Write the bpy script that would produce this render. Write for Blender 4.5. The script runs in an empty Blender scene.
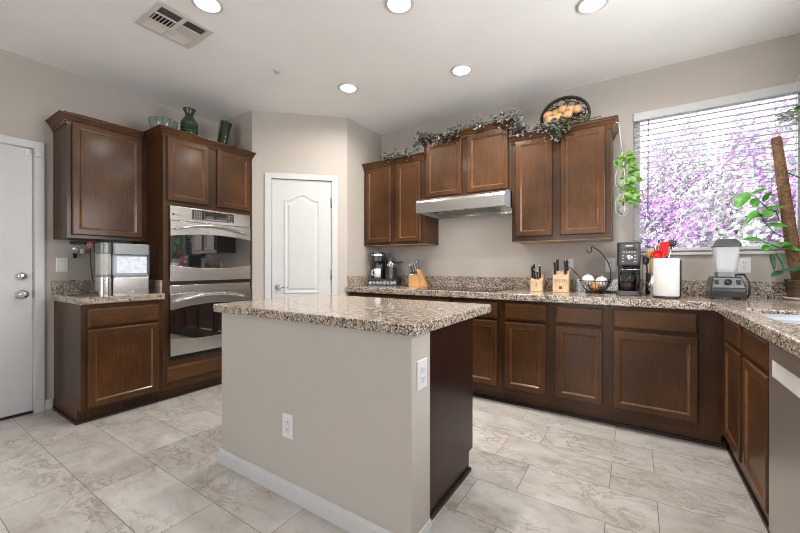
import bpy, bmesh, math, random
from mathutils import Matrix, Vector
PI = math.pi
SC = bpy.context.scene
COL = SC.collection
random.seed(7)

# ------------------------------------------------------------------ camera
cam = bpy.data.objects.new('camera', bpy.data.cameras.new('camera'))
COL.objects.link(cam)
cam.data.sensor_width = 36.0
cam.data.lens = 359.52 / 800 * 36
cam.data.clip_start = 0.05
cam.location = (3.8932, -3.5449, 1.1412)
cam.rotation_euler = (PI / 2 - 0.00134, -0.0006, 0.57776)
SC.camera = cam

# ------------------------------------------------------------------ world, daylight, fill lamps, exposure
W = bpy.data.worlds.new('sky'); SC.world = W; W.use_nodes = True
bg = W.node_tree.nodes['Background']
bg.inputs[0].default_value = (0.90, 0.93, 1.0, 1); bg.inputs[1].default_value = 3.8
SC.view_settings.view_transform = 'Standard'
SC.view_settings.look = 'None'
SC.view_settings.gamma = 1.0
SC.view_settings.use_curve_mapping = False
SC.view_settings.exposure = 0.12
SC.cycles.use_denoising = True
SC.cycles.filter_width = 1.0
SC.cycles.max_bounces = 8
SC.cycles.diffuse_bounces = 5
SC.cycles.caustics_reflective = False
SC.cycles.caustics_refractive = False
LAMP_W = 6.8
REAR_W = 80.0

def area(name, loc, rot, sx, sy, watts, col, shape='RECTANGLE'):
    l = bpy.data.lights.new(name, 'AREA'); l.shape = shape
    l.size = sx; l.size_y = sy; l.energy = watts; l.color = col
    o = bpy.data.objects.new(name, l); COL.objects.link(o)
    o.location = loc; o.rotation_euler = rot
    return o
pl = area('sink_window_portal', (4.975, -1.65, 1.72), (0, PI / 2, 0), 1.2, 1.4, 1, (1, 1, 1)); pl.data.cycles.is_portal = True
area('sink_window_fill', (5.02, -1.65, 1.72), (0, PI / 2, 0), 1.1, 1.3, 36.0, (0.97, 0.98, 1.0))  # lamp added in the window opening to brighten the left wall and cabinet fronts
sun = bpy.data.objects.new('sun', bpy.data.lights.new('sun', 'SUN')); COL.objects.link(sun)
sun.data.energy = 5.0; sun.data.angle = .02; sun.data.color = (1, .96, .90)
sun.rotation_euler = Vector((.2, .38, -.88)).to_track_quat('-Z', 'Y').to_euler()
# unseen fill lamp added inside the rear doors, tilted up to brighten the ceiling
area('rear_fill', (2.8, -6.9, 1.2), (PI / 2 + .95, 0, 0), 1.7, 2.1, REAR_W, (0.97, 0.98, 1.0))

# ------------------------------------------------------------------ mesh helper
OFF = {}
class MB:
    def __init__(s): s.v = []; s.f = []; s.sm = []; s.M = None
    def add(s, vs, fs, smooth=False):
        b = len(s.v)
        if s.M is not None: vs = [tuple(s.M @ Vector(p)) for p in vs]
        s.v += [tuple(p) for p in vs]
        for f in fs: s.f.append([b + i for i in f]); s.sm.append(smooth)
        return s
    def box(s, x0, x1, y0, y1, z0, z1):
        vs = [(x, y, z) for x in (x0, x1) for y in (y0, y1) for z in (z0, z1)]
        return s.add(vs, [(0, 1, 3, 2), (4, 6, 7, 5), (0, 4, 5, 1), (2, 3, 7, 6), (0, 2, 6, 4), (1, 5, 7, 3)])
    def lathe(s, prof, c=(0, 0, 0), n=24, close=True):
        vs = []; fs = []; m = len(prof)
        for r, z in prof:
            for k in range(n):
                a = 2 * PI * k / n
                vs.append((c[0] + r * math.cos(a), c[1] + r * math.sin(a), c[2] + z))
        for i in range(m - 1):
            for k in range(n):
                k2 = (k + 1) % n
                fs.append((i * n + k, i * n + k2, (i + 1) * n + k2, (i + 1) * n + k))
        s.add(vs, fs, True)
        b = len(s.v) - len(vs)
        if close:
            s.f.append([b + k for k in range(n)][::-1]); s.sm.append(False)
            s.f.append([b + (m - 1) * n + k for k in range(n)]); s.sm.append(False)
        return s
    def tube(s, path, r, n=8, closed=False, taper=None, cap=True):
        P = [Vector(p) for p in path]; m = len(P); vs = []; fs = []
        prev = None
        for i in range(m):
            a = P[(i - 1) % m] if (closed or i > 0) else P[i]
            b = P[(i + 1) % m] if (closed or i < m - 1) else P[i]
            t = (b - a)
            t = t.normalized() if t.length > 1e-9 else Vector((0, 0, 1))
            if prev is None:
                u = t.orthogonal().normalized()
            else:
                u = (prev - t * prev.dot(t))
                u = u.normalized() if u.length > 1e-6 else t.orthogonal().normalized()
            prev = u; w = t.cross(u)
            rr = r if taper is None else r * taper[i]
            for k in range(n):
                q = P[i] + (u * math.cos(2 * PI * k / n) + w * math.sin(2 * PI * k / n)) * rr
                vs.append(tuple(q))
        for i in range(m if closed else m - 1):
            j = (i + 1) % m
            for k in range(n):
                k2 = (k + 1) % n
                fs.append((i * n + k, i * n + k2, j * n + k2, j * n + k))
        if not closed and cap:
            fs.append(tuple(range(n))[::-1]); fs.append(tuple((m - 1) * n + k for k in range(n)))
        return s.add(vs, fs, n > 4)
    def cyl(s, a, b, r, n=20): return s.tube([a, b], r, n)
    def ball(s, c, r, sc=(1, 1, 1), nu=14, nv=9):
        vs = []; fs = []
        for i in range(nv + 1):
            ph = PI * i / nv
            for k in range(nu):
                th = 2 * PI * k / nu
                vs.append((c[0] + r * sc[0] * math.sin(ph) * math.cos(th), c[1] + r * sc[1] * math.sin(ph) * math.sin(th), c[2] - r * sc[2] * math.cos(ph)))
        for i in range(nv):
            for k in range(nu):
                k2 = (k + 1) % nu
                fs.append((i * nu + k, i * nu + k2, (i + 1) * nu + k2, (i + 1) * nu + k))
        return s.add(vs, fs, True)
    def loops(s, loops, cap0=True, cap1=True, smooth=False):
        n = len(loops[0]); vs = [p for L in loops for p in L]; fs = []
        for i in range(len(loops) - 1):
            for k in range(n):
                k2 = (k + 1) % n
                fs.append((i * n + k, i * n + k2, (i + 1) * n + k2, (i + 1) * n + k))
        if cap0: fs.append(tuple(range(n))[::-1])
        if cap1: fs.append(tuple((len(loops) - 1) * n + k for k in range(n)))
        return s.add(vs, fs, smooth)
    def prism(s, poly, f0, f1):                       # poly of (a,b), f maps (a,b)->xyz
        return s.loops([[f0(*p) for p in poly], [f1(*p) for p in poly]])
    def build(s, name, mat, parent=None, bevel=0, seg=2, local=False, normals=True):
        me = bpy.data.meshes.new(name)
        off = Vector(OFF.get(parent.name, (0, 0, 0))) if parent is not None else Vector((0, 0, 0))
        me.from_pydata([tuple(Vector(p) - off) for p in s.v], [], s.f)
        if normals:
            bm = bmesh.new(); bm.from_mesh(me)
            bmesh.ops.remove_doubles(bm, verts=bm.verts, dist=1e-6)
            bmesh.ops.recalc_face_normals(bm, faces=bm.faces)
            bm.to_mesh(me); bm.free()
            if len(me.polygons) == len(s.sm):
                me.polygons.foreach_set('use_smooth', s.sm)
            else:
                sm = any(s.sm)
                me.polygons.foreach_set('use_smooth', [sm] * len(me.polygons))
                if sm: me.set_sharp_from_angle(angle=math.radians(40))
        else:
            me.polygons.foreach_set('use_smooth', s.sm)
        me.materials.append(mat)
        o = bpy.data.objects.new(name, me); COL.objects.link(o)
        if parent is not None:
            o.parent = parent; OFF[o.name] = tuple(off)
        if bevel:
            m = o.modifiers.new('bevel', 'BEVEL'); m.width = bevel; m.segments = seg
            m.limit_method = 'ANGLE'; m.angle_limit = math.radians(50)
        return o

def tag(o, label, cat, group=None, kind=None):
    o['label'] = label; o['category'] = cat
    if group: o['group'] = group
    if kind: o['kind'] = kind
    return o
def thing(name, label, cat, loc, group=None, rot=None):
    o = bpy.data.objects.new(name, None); COL.objects.link(o)
    o.empty_display_size = 0.1
    o.location = loc
    if rot is not None:
        o.rotation_euler = rot if isinstance(rot, tuple) else (0, 0, rot)
        OFF[o.name] = (0, 0, 0)
    else: OFF[o.name] = tuple(loc)
    return tag(o, label, cat, group)
def solo(mb, name, mat, label, cat, group=None, bevel=0, seg=2, normals=True):
    xs = [p[0] for p in mb.v]; ys = [p[1] for p in mb.v]; zs = [p[2] for p in mb.v]
    c = Vector(((min(xs) + max(xs)) / 2, (min(ys) + max(ys)) / 2, min(zs)))
    mb.v = [tuple(Vector(p) - c) for p in mb.v]
    o = mb.build(name, mat, None, bevel, seg, normals=normals); o.location = c
    return tag(o, label, cat, group)
def struct(o): o['kind'] = 'structure'; return o
def copy_thing(r, loc, label=None, rot=None):
    c = r.copy(); COL.objects.link(c); c.location = loc
    if rot is not None: c.rotation_euler = (0, 0, rot)
    if label: c['label'] = label
    for ch in list(r.children):
        d = ch.copy(); COL.objects.link(d); d.parent = c
        for g in list(ch.children):
            e = g.copy(); COL.objects.link(e); e.parent = d
    return c

# ------------------------------------------------------------------ materials
def new(name):
    m = bpy.data.materials.new(name); m.use_nodes = True
    nt = m.node_tree; b = nt.nodes['Principled BSDF']
    return m, nt, b
def N(nt, typ, **kw):
    n = nt.nodes.new(typ)
    for k, v in kw.items():
        if k == 'op': n.operation = v
        elif k.startswith('i'): n.inputs[int(k[1:])].default_value = v
        else: setattr(n, k, v)
    return n
def ramp(nt, fac, stops, interp='LINEAR'):
    r = nt.nodes.new('ShaderNodeValToRGB'); nt.links.new(fac, r.inputs[0])
    r.color_ramp.interpolation = interp
    e = r.color_ramp.elements
    while len(e) < len(stops): e.new(0.5)
    for x, (p, c) in zip(e, stops): x.position = p; x.color = (*c, 1)
    return r.outputs[0]
def coords(nt, scale=(1, 1, 1), src='Object'):
    t = nt.nodes.new('ShaderNodeTexCoord'); mp = nt.nodes.new('ShaderNodeMapping')
    mp.inputs['Scale'].default_value = scale
    nt.links.new(t.outputs[src], mp.inputs[0]); return mp.outputs[0]
def noise(nt, co, scale, detail=4, rough=0.55, dist=0):
    n = nt.nodes.new('ShaderNodeTexNoise'); n.inputs['Scale'].default_value = scale
    n.inputs['Detail'].default_value = detail; n.inputs['Roughness'].default_value = rough
    n.inputs['Distortion'].default_value = dist
    nt.links.new(co, n.inputs['Vector']); return n.outputs[0]
def mix(nt, fac, a, b, mode='MIX'):
    m = nt.nodes.new('ShaderNodeMix'); m.data_type = 'RGBA'; m.blend_type = mode
    for s, v in ((0, fac), (6, a), (7, b)):
        if hasattr(v, 'links'): nt.links.new(v, m.inputs[s])
        else: m.inputs[s].default_value = v if s == 0 else (*v, 1)
    return m.outputs[2]
def bump(nt, b, h, strength=0.2, dist=0.002):
    n = nt.nodes.new('ShaderNodeBump'); n.inputs['Strength'].default_value = strength
    n.inputs['Distance'].default_value = dist
    nt.links.new(h, n.inputs['Height']); nt.links.new(n.outputs[0], b.inputs['Normal'])
def plain(name, col, rough=0.5, metal=0.0, var=0.06, scale=12, **kw):
    m, nt, b = new(name)
    f = noise(nt, coords(nt), scale)
    d = tuple(max(0, c * (1 - var)) for c in col); e = tuple(min(1, c * (1 + var)) for c in col)
    nt.links.new(ramp(nt, f, [(0.3, d), (0.7, e)]), b.inputs['Base Color'])
    b.inputs['Roughness'].default_value = rough; b.inputs['Metallic'].default_value = metal
    for k, v in kw.items(): b.inputs[k.replace('_', ' ')].default_value = v
    return m
def wood(name, dark, mid, light, grain, rough=0.42, coat=0.26):
    m, nt, b = new(name)
    g = noise(nt, coords(nt, grain), 3.0, 6, 0.6, 0.3)
    big = noise(nt, coords(nt), 2.6, 4, 0.55)
    c1 = ramp(nt, g, [(0.15, dark), (0.5, mid), (0.9, light)])
    c2 = ramp(nt, big, [(0.3, (0.55, 0.50, 0.48)), (0.7, (1.35, 1.25, 1.12))])
    nt.links.new(mix(nt, 1.0, c1, c2, 'MULTIPLY'), b.inputs['Base Color'])
    b.inputs['Roughness'].default_value = rough
    b.inputs['Coat Weight'].default_value = coat; b.inputs['Coat Roughness'].default_value = 0.15; b.inputs['Specular IOR Level'].default_value = 0.2
    bump(nt, b, g, 0.04, 0.001)
    return m
CD, CM_, CL_ = (0.040, 0.0170, 0.0058), (0.073, 0.0318, 0.0105), (0.108, 0.0500, 0.0165)
WV = wood('cherry_upright', CD, CM_, CL_, (26, 26, 2.2))
WH = wood('cherry_level', CD, CM_, CL_, (2.2, 2.2, 26))
WB = wood('cherry_frame', tuple(c * .7 for c in CD), tuple(c * .7 for c in CM_), tuple(c * .7 for c in CL_), (26, 26, 2.2))
WDARK = plain('dark_cabinet_wood', (0.022, 0.011, 0.008), 0.45)  # very dark wood of the shoe mouldings and key rack rail
def wall_mat(name, col):
    m, nt, b = new(name)
    co = coords(nt)
    f = noise(nt, co, 1.3, 3)
    nt.links.new(ramp(nt, f, [(0.3, tuple(c * 0.96 for c in col)), (0.7, tuple(min(1, c * 1.03) for c in col))]), b.inputs['Base Color'])
    b.inputs['Roughness'].default_value = 0.75
    bump(nt, b, noise(nt, co, 90, 3), 0.12, 0.002)
    return m
WALL = wall_mat('wall_paint', (0.462, 0.423, 0.380))
CEIL = wall_mat('ceiling_paint', (0.91, 0.90, 0.89))
WHITE = plain('white_paint', (0.57, 0.57, 0.565), 0.38, var=0.02)
WPLAST = plain('white_plastic', (0.68, 0.68, 0.67), 0.35, var=0.02)
CREAM = plain('register_enamel', (0.66, 0.62, 0.58), 0.45, var=0.03)
BLACK = plain('black_plastic', (0.016, 0.016, 0.017), 0.32)
DGREY = plain('dark_grey_plastic', (0.06, 0.06, 0.062), 0.35)
GREYP = plain('grey_metal_finish', (0.19, 0.20, 0.20), 0.35, 0.6)
RUBBER = plain('black_rubber', (0.012, 0.012, 0.012), 0.6)
GLASSBLK = plain('black_glass', (0.008, 0.008, 0.009), 0.03, var=0.0, IOR=2.8)
CHROME = plain('chrome', (0.68, 0.67, 0.65), 0.16, 1.0, var=0.02)
def steel(name, stretch, col=(0.60, 0.585, 0.56), rough=0.26):
    m, nt, b = new(name)
    f = noise(nt, coords(nt, tuple(q * 3 for q in stretch)), 3, 2, 0.5)
    nt.links.new(ramp(nt, f, [(0.2, tuple(c * 0.985 for c in col)), (0.8, tuple(min(1, c * 1.015) for c in col))]), b.inputs['Base Color'])
    b.inputs['Metallic'].default_value = 1.0
    r = nt.nodes.new('ShaderNodeMapRange'); nt.links.new(f, r.inputs[0])
    r.inputs[3].default_value = rough; r.inputs[4].default_value = rough + 0.005
    nt.links.new(r.outputs[0], b.inputs['Roughness'])
    return m
STEEL = steel('brushed_steel', (1, 1, 60))
STEELR = steel('brushed_steel_round', (1, 1, 40), (0.62, 0.61, 0.60), 0.22)
SINKST = steel('sink_steel', (1, 1, 1), (0.34, 0.36, 0.39), 0.36)
STEELD = steel('satin_steel', (1, 1, 1), (0.62, 0.59, 0.56), 0.42)
def granite():
    m, nt, b = new('granite'); co = coords(nt)
    n1 = noise(nt, co, 38, 8, 0.70, 0.6)
    base = ramp(nt, n1, [(0.34, (0.085, 0.060, 0.044)), (0.45, (0.27, 0.205, 0.148)), (0.54, (0.43, 0.36, 0.285)), (0.66, (0.57, 0.51, 0.44))])
    v = nt.nodes.new('ShaderNodeTexVoronoi'); v.inputs['Scale'].default_value = 190
    nt.links.new(co, v.inputs['Vector'])
    sep = nt.nodes.new('ShaderNodeSeparateColor'); nt.links.new(v.outputs['Color'], sep.inputs[0])
    n2 = noise(nt, co, 22, 3, 0.6)
    add = N(nt, 'ShaderNodeMath', op='ADD'); nt.links.new(sep.outputs[0], add.inputs[0]); nt.links.new(n2, add.inputs[1])
    k = ramp(nt, add.outputs[0], [(0.36, (1, 1, 1)), (0.44, (0, 0, 0))], 'LINEAR')
    add2 = N(nt, 'ShaderNodeMath', op='MULTIPLY'); nt.links.new(add.outputs[0], add2.inputs[0]); add2.inputs[1].default_value = 0.55
    k = ramp(nt, add2.outputs[0], [(0.38, (1, 1, 1)), (0.43, (0, 0, 0))])
    c = mix(nt, k, base, (0.030, 0.025, 0.023))
    k2 = ramp(nt, sep.outputs[1], [(0.80, (0, 0, 0)), (0.86, (1, 1, 1))])
    c = mix(nt, k2, c, (0.60, 0.57, 0.53))
    k3 = ramp(nt, sep.outputs[2], [(0.84, (0, 0, 0)), (0.90, (1, 1, 1))])
    c = mix(nt, k3, c, (0.20, 0.135, 0.085))
    nt.links.new(c, b.inputs['Base Color'])
    b.inputs['Roughness'].default_value = 0.12
    return m
GRAN = granite()
def tile():
    m, nt, b = new('floor_tile')
    t = nt.nodes.new('ShaderNodeTexCoord'); sp = nt.nodes.new('ShaderNodeSeparateXYZ')
    nt.links.new(t.outputs['Object'], sp.inputs[0])
    def M(op, a, c=None, d=None):
        n = N(nt, 'ShaderNodeMath', op=op)
        for i, x in enumerate((a, c, d)):
            if x is None: continue
            if hasattr(x, 'links'): nt.links.new(x, n.inputs[i])
            else: n.inputs[i].default_value = x
        return n.outputs[0]
    h, w = 0.2935, 0.5955
    ry = M('DIVIDE', M('SUBTRACT', sp.outputs[1], -1.41), h)
    row = M('FLOOR', ry); fy = M('SUBTRACT', ry, row)
    par = M('FLOORED_MODULO', row, 2.0)
    rx = M('DIVIDE', M('SUBTRACT', M('SUBTRACT', sp.outputs[0], 0.213), M('MULTIPLY', par, 0.2)), w)
    col = M('FLOOR', rx); fx = M('SUBTRACT', rx, col)
    ex = M('MULTIPLY', M('MINIMUM', fx, M('SUBTRACT', 1.0, fx)), w)
    ey = M('MULTIPLY', M('MINIMUM', fy, M('SUBTRACT', 1.0, fy)), h)
    e = M('MINIMUM', ex, ey)
    g = M('LESS_THAN', e, 0.0017)
    cb = nt.nodes.new('ShaderNodeCombineXYZ')
    nt.links.new(M('ADD', sp.outputs[0], M('MULTIPLY', row, 3.71)), cb.inputs[0])
    nt.links.new(M('ADD', sp.outputs[1], M('MULTIPLY', col, 5.37)), cb.inputs[1])
    nt.links.new(M('ADD', M('MULTIPLY', row, 1.9), col), cb.inputs[2])
    mp = nt.nodes.new('ShaderNodeMapping'); mp.inputs['Scale'].default_value = (1.0, 1.7, 1)
    mp.inputs['Rotation'].default_value = (0, 0, 0.35)
    nt.links.new(cb.outputs[0], mp.inputs[0]); co = mp.outputs[0]
    a = noise(nt, co, 4.6, 10, 0.66, 0.5)
    base = ramp(nt, a, [(0.28, (0.375, 0.338, 0.302)), (0.44, (0.53, 0.498, 0.464)), (0.64, (0.63, 0.61, 0.583))])
    v = noise(nt, co, 5.5, 9, 0.66, 0.8)
    vv = M('ABSOLUTE', M('SUBTRACT', v, 0.5))
    k = ramp(nt, vv, [(0.0, (.8, .8, .8)), (0.012, (0.45, 0.45, 0.45)), (0.035, (0, 0, 0))])
    patch = ramp(nt, noise(nt, co, 2.1, 3), [(0.42, (0, 0, 0)), (0.60, (1, 1, 1))])
    kk = mix(nt, 1.0, k, patch, 'MULTIPLY')
    c = mix(nt, kk, base, (0.27, 0.215, 0.17))
    wn = nt.nodes.new('ShaderNodeTexWhiteNoise'); wn.noise_dimensions = '2D'
    cb2 = nt.nodes.new('ShaderNodeCombineXYZ'); nt.links.new(row, cb2.inputs[0]); nt.links.new(col, cb2.inputs[1])
    nt.links.new(cb2.outputs[0], wn.inputs[0])
    tint = ramp(nt, wn.outputs[0], [(0, (0.90, 0.89, 0.88)), (1, (1.04, 1.04, 1.04))])
    c = mix(nt, 1.0, c, tint, 'MULTIPLY')
    c = mix(nt, g, c, (0.20, 0.17, 0.145))
    nt.links.new(c, b.inputs['Base Color'])
    rr = N(nt, 'ShaderNodeMapRange'); nt.links.new(a, rr.inputs[0]); rr.inputs[3].default_value = 0.26; rr.inputs[4].default_value = 0.42
    nt.links.new(rr.outputs[0], b.inputs['Roughness'])
    inv = M('SUBTRACT', 1.0, g); bump(nt, b, inv, 0.25, 0.0015)
    return m
TILE = tile()
def pane(name, tint=(1, 1, 1), refl=0.06, ior=1.45):
    m = bpy.data.materials.new(name); m.use_nodes = True; nt = m.node_tree; nt.nodes.clear()
    o = nt.nodes.new('ShaderNodeOutputMaterial'); mx = nt.nodes.new('ShaderNodeMixShader')
    tr = nt.nodes.new('ShaderNodeBsdfTransparent'); gl = nt.nodes.new('ShaderNodeBsdfGlossy')
    tr.inputs[0].default_value = (*tint, 1); gl.inputs['Roughness'].default_value = 0.03
    fr = nt.nodes.new('ShaderNodeFresnel'); fr.inputs[0].default_value = ior
    nt.links.new(fr.outputs[0], mx.inputs[0]); nt.links.new(tr.outputs[0], mx.inputs[1]); nt.links.new(gl.outputs[0], mx.inputs[2])
    nt.links.new(mx.outputs[0], o.inputs[0]); return m
PANE = pane('window_glass')
CLEAR = pane('clear_plastic', (0.96, 0.97, 0.98), ior=1.2)
MILKY = plain('frosted_clear', (.78, .80, .84), .2, var=.03, Alpha=.42)
GREENGL = pane('green_glass', (0.28, 0.42, 0.22), ior=1.6)
PALEGL = plain('pale_green_glass', (.20, .26, .21), .06, var=.15, Alpha=.55)
CLGL = plain('clear_bowl_glass', (.62, .64, .62), .06, var=.1, Alpha=.22)
POTGL = plain('pot_glass', (.62, .63, .60), .08, var=.1, Alpha=.6)
def emit(name, col, s):
    m = bpy.data.materials.new(name); m.use_nodes = True; nt = m.node_tree; nt.nodes.clear()
    o = nt.nodes.new('ShaderNodeOutputMaterial'); e = nt.nodes.new('ShaderNodeEmission')
    e.inputs[0].default_value = (*col, 1); e.inputs[1].default_value = s
    nt.links.new(e.outputs[0], o.inputs[0]); return m
LENS = emit('lamp_lens', (1.0, 0.96, 0.90), 9.0)
def leafmat(name, a, c, rough=0.4):
    m, nt, b = new(name)
    f = noise(nt, coords(nt), 28, 3)
    nt.links.new(ramp(nt, f, [(0.3, a), (0.7, c)]), b.inputs['Base Color'])
    b.inputs['Roughness'].default_value = rough
    b.inputs['Subsurface Weight'].default_value = 0.0
    return m
IVY = leafmat('dusty_ivy', (0.04, 0.050, 0.040), (0.22, 0.235, 0.215), 0.6)
IVYG = leafmat('green_ivy', (0.03, 0.06, 0.02), (0.15, 0.21, 0.09), 0.5)
LEAF = leafmat('fresh_leaf', (0.035, 0.21, 0.015), (0.12, 0.40, 0.04), 0.35)
LEAFD = leafmat('deep_leaf', (0.015, 0.06, 0.03), (0.06, 0.17, 0.08), 0.35)
LEAFY = leafmat('trailing_leaf', (0.06, 0.20, 0.025), (0.24, 0.43, 0.09), 0.4)
STEM = plain('stem', (0.07, 0.05, 0.03), 0.7)
PALEWOOD = wood('pale_block_wood', (0.44, 0.31, 0.19), (0.56, 0.42, 0.28), (0.64, 0.51, 0.36), (30, 30, 3), 0.45, 0.1)
BAMBOO = wood('golden_block_wood', (0.38, 0.19, 0.06), (0.52, 0.28, 0.10), (0.62, 0.37, 0.16), (30, 30, 3), 0.4, 0.15)
SPOONW = wood('spoon_wood', (0.36, 0.17, 0.06), (0.48, 0.25, 0.10), (0.55, 0.32, 0.15), (30, 30, 3), 0.5, 0.0)

# ------------------------------------------------------------------ room shell
H = 2.732
XR, YR = 4.96, -7.0
T = 0.14
struct(MB().box(-T, XR + T, YR - T, T, -0.1, 0).build('floor', TILE))
struct(MB().box(-T, XR + T, YR - T, T, H, H + 0.1).build('ceiling', CEIL))
DY0, DY1, DZ = -3.585, -2.760, 2.050                 # opening of the door in the left wall
w = MB(); w.box(-T, 0, YR - T, DY0, 0, H); w.box(-T, 0, DY1, T, 0, H); w.box(-T, 0, DY0, DY1, DZ, H)
struct(w.build('wall_left', WALL))
WX0, WX1, WZ0, WZ1 = 3.884, 4.90, 1.245, 2.402       # window opening in the back wall
w = MB(); w.box(0, WX0, 0, T, 0, H); w.box(WX1, XR, 0, T, 0, H); w.box(WX0, WX1, 0, T, 0, WZ0); w.box(WX0, WX1, 0, T, WZ1, H)
struct(w.build('wall_back', WALL))
RY0, RY1, RZ0, RZ1 = -2.35, -.95, 1.12, 2.32            # window above the sink
w = MB(); w.box(XR, XR + T, YR - T, RY0, 0, H); w.box(XR, XR + T, RY1, T, 0, H); w.box(XR, XR + T, RY0, RY1, 0, RZ0); w.box(XR, XR + T, RY0, RY1, RZ1, H)
struct(w.build('wall_right', WALL))
w = MB(); w.box(0, 1.9, YR - T, YR, 0, H); w.box(3.7, XR, YR - T, YR, 0, H); w.box(1.9, 3.7, YR - T, YR, 2.3, H)
struct(w.build('wall_rear', WALL))
# pantry walls: two returns and the diagonal between them, with the door opening
AX, AY, BX, BY = 0.62, -1.291, 1.308, -0.619
dg = Vector((BX - AX, BY - AY, 0)); DL = dg.length; du = dg / DL; dn = Vector((du.y, -du.x, 0))   # dn points into the room
def dpt(s, z, d): p = Vector((AX, AY, 0)) + du * s + dn * d; return (p.x, p.y, z)
PS0, PS1, PZ = 0.185, 0.804, 2.047
w = MB()
for s0, s1, z0, z1 in ((0, PS0, 0, H), (PS1, DL, 0, H), (PS0, PS1, PZ, H)):
    w.loops([[dpt(s, z, d) for s, z in ((s0, z0), (s1, z0), (s1, z1), (s0, z1))] for d in (0, -0.1)])
struct(w.build('wall_pantry', WALL))
struct(MB().box(0, AX, AY, AY + 0.1, 0, H).build('wall_pantry_left', WALL))
struct(MB().box(BX - 0.1, BX, BY, 0, 0, H).build('wall_pantry_right', WALL))

# door_1: the flat white door in the left wall
d1 = struct(MB().box(-0.055, -0.012, DY0 + 0.012, DY1 - 0.006, 0.02, DZ - 0.008).build('door_1', WHITE, bevel=0.003))
def knob_on_left(y, z, lever):
    k = MB()
    k.M = Matrix.Translation((-0.012, y, z)) @ Matrix.Rotation(PI / 2, 4, 'Y')
    if lever: k.lathe([(0.033, 0), (0.033, 0.006), (0.014, 0.012), (0.012, 0.035), (0.027, 0.042), (0.031, 0.055), (0.026, 0.068), (0.012, 0.073)], n=20)
    else: k.lathe([(0.031, 0), (0.031, 0.008), (0.025, 0.018), (0.020, 0.024), (0.006, 0.026)], n=20)
    return k
knob_on_left(-2.826, 0.925, True).build('door_knob', CHROME, d1)
knob_on_left(-2.826, 1.062, False).build('deadbolt', CHROME, d1)
for z in (0.925, 1.062):
    MB().box(-0.056, -0.010, DY1 - 0.0075, DY1 - 0.0045, z - 0.03, z + 0.03).build('latch_plate', GREYP, d1)
MB().box(-0.06, -0.008, DY0 + 0.012, DY1 - 0.006, 0.003, 0.021).build('door_sweep', RUBBER, d1)
def casing_left(y0, y1, ztop, wd=0.056):
    m = MB()
    for a, b_, z0, z1 in ((y0 - wd, y0, 0, ztop + wd), (y1, y1 + wd, 0, ztop + wd), (y0, y1, ztop, ztop + wd)):
        m.box(0, 0.016, a, b_, z0, z1)
    for a in (y0, y1): m.box(-T, 0.0, a - 0.0, a + (0.006 if a == y0 else -0.004), 0, ztop)
    return m
struct(casing_left(DY0, DY1, DZ - 0.004).build('trim_1', WHITE, bevel=0.004))
struct(MB().box(-T, 0.0, DY0, DY1, 0, 0.003).build('trim_2', GREYP))
s = MB(); s.box(-0.012, 0.0, -2.812, -2.782, 1.985, 2.036)
solo(s, 'alarm_contact', WPLAST, 'small white alarm contact at the top corner of the flat white door', 'sensor', bevel=0.003)
s = MB(); s.box(0.0165, 0.03, -2.757, -2.727, 1.985, 2.010)
solo(s, 'alarm_magnet', WPLAST, 'tiny white alarm magnet on the door casing beside the alarm contact', 'sensor', bevel=0.002)

# door_2: the arched-panel pantry door in the diagonal wall
m = MB(); m.loops([[dpt(s_, z, d) for s_, z in ((PS0 + .005, .012), (PS1 - .005, .012), (PS1 - .005, PZ - .006), (PS0 + .005, PZ - .006))] for d in (-.04, -.004)])
d2 = struct(m.build('door_2', WHITE, bevel=0.002))
def arched(s0, s1, z0, z1, rise, ins, d):
    s0 += ins; s1 -= ins; z0 += ins; z1 -= ins
    pts = [(s0, z0), (s1, z0)]
    n = 20
    for i in range(n + 1):
        t = i / n; x = s1 + (s0 - s1) * t
        u = abs(2 * t - 1)
        bell = 0.5 + 0.5 * math.cos(PI * min(1, u / 0.92))
        pts.append((x, z1 + rise * bell))
    return [dpt(a, b_, d) for a, b_ in pts]
def raised_panel(z0, z1, rise):
    prof = [(0, -.0045), (.002, -.001), (.008, .0055), (.016, .0055), (.024, .0005), (.034, -.002), (.044, -.001), (.056, .005)]
    return MB().loops([arched(.309, .678, z0, z1, rise, i, d) for i, d in prof])
raised_panel(.852, 1.836, .062).build('door_panel', WHITE, d2)
raised_panel(.22, .72, 0.0).build('door_panel', WHITE, d2)
k = MB()
p0 = dpt(.253, .92, -.004)
k.M = Matrix.Translation(p0) @ Matrix(((du.x, 0, dn.x, 0), (du.y, 0, dn.y, 0), (0, 1, 0, 0), (0, 0, 0, 1)))
k.lathe([(.031, 0), (.031, .006), (.013, .012), (.011, .05), (.004, .052)], n=20)
k.tube([(0, 0, .045), (.03, .004, .047), (.07, .002, .045), (.105, -.004, .043)], .0085, 10, taper=[1.2, 1, .8, .6])
k.build('door_lever', CHROME, d2)
for z in (1.81, 1.05, .25):
    h = MB(); h.cyl(dpt(PS1 - .006, z - .052, .005), dpt(PS1 - .006, z + .052, .005), .010, 10)
    h.build('hinge', GREYP, d2)
m = MB()
for s0, s1, z0, z1 in ((.122, PS0 + .002, 0, 2.100), (PS1 - .002, .862, 0, 2.100), (PS0 + .002, PS1 - .002, PZ - .004, 2.100)):
    m.loops([[dpt(s_, z, d) for s_, z in ((s0, z0), (s1, z0), (s1, z1), (s0, z1))] for d in (0.0005, .017)])
struct(m.build('trim_3', WHITE, bevel=0.005))

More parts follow.
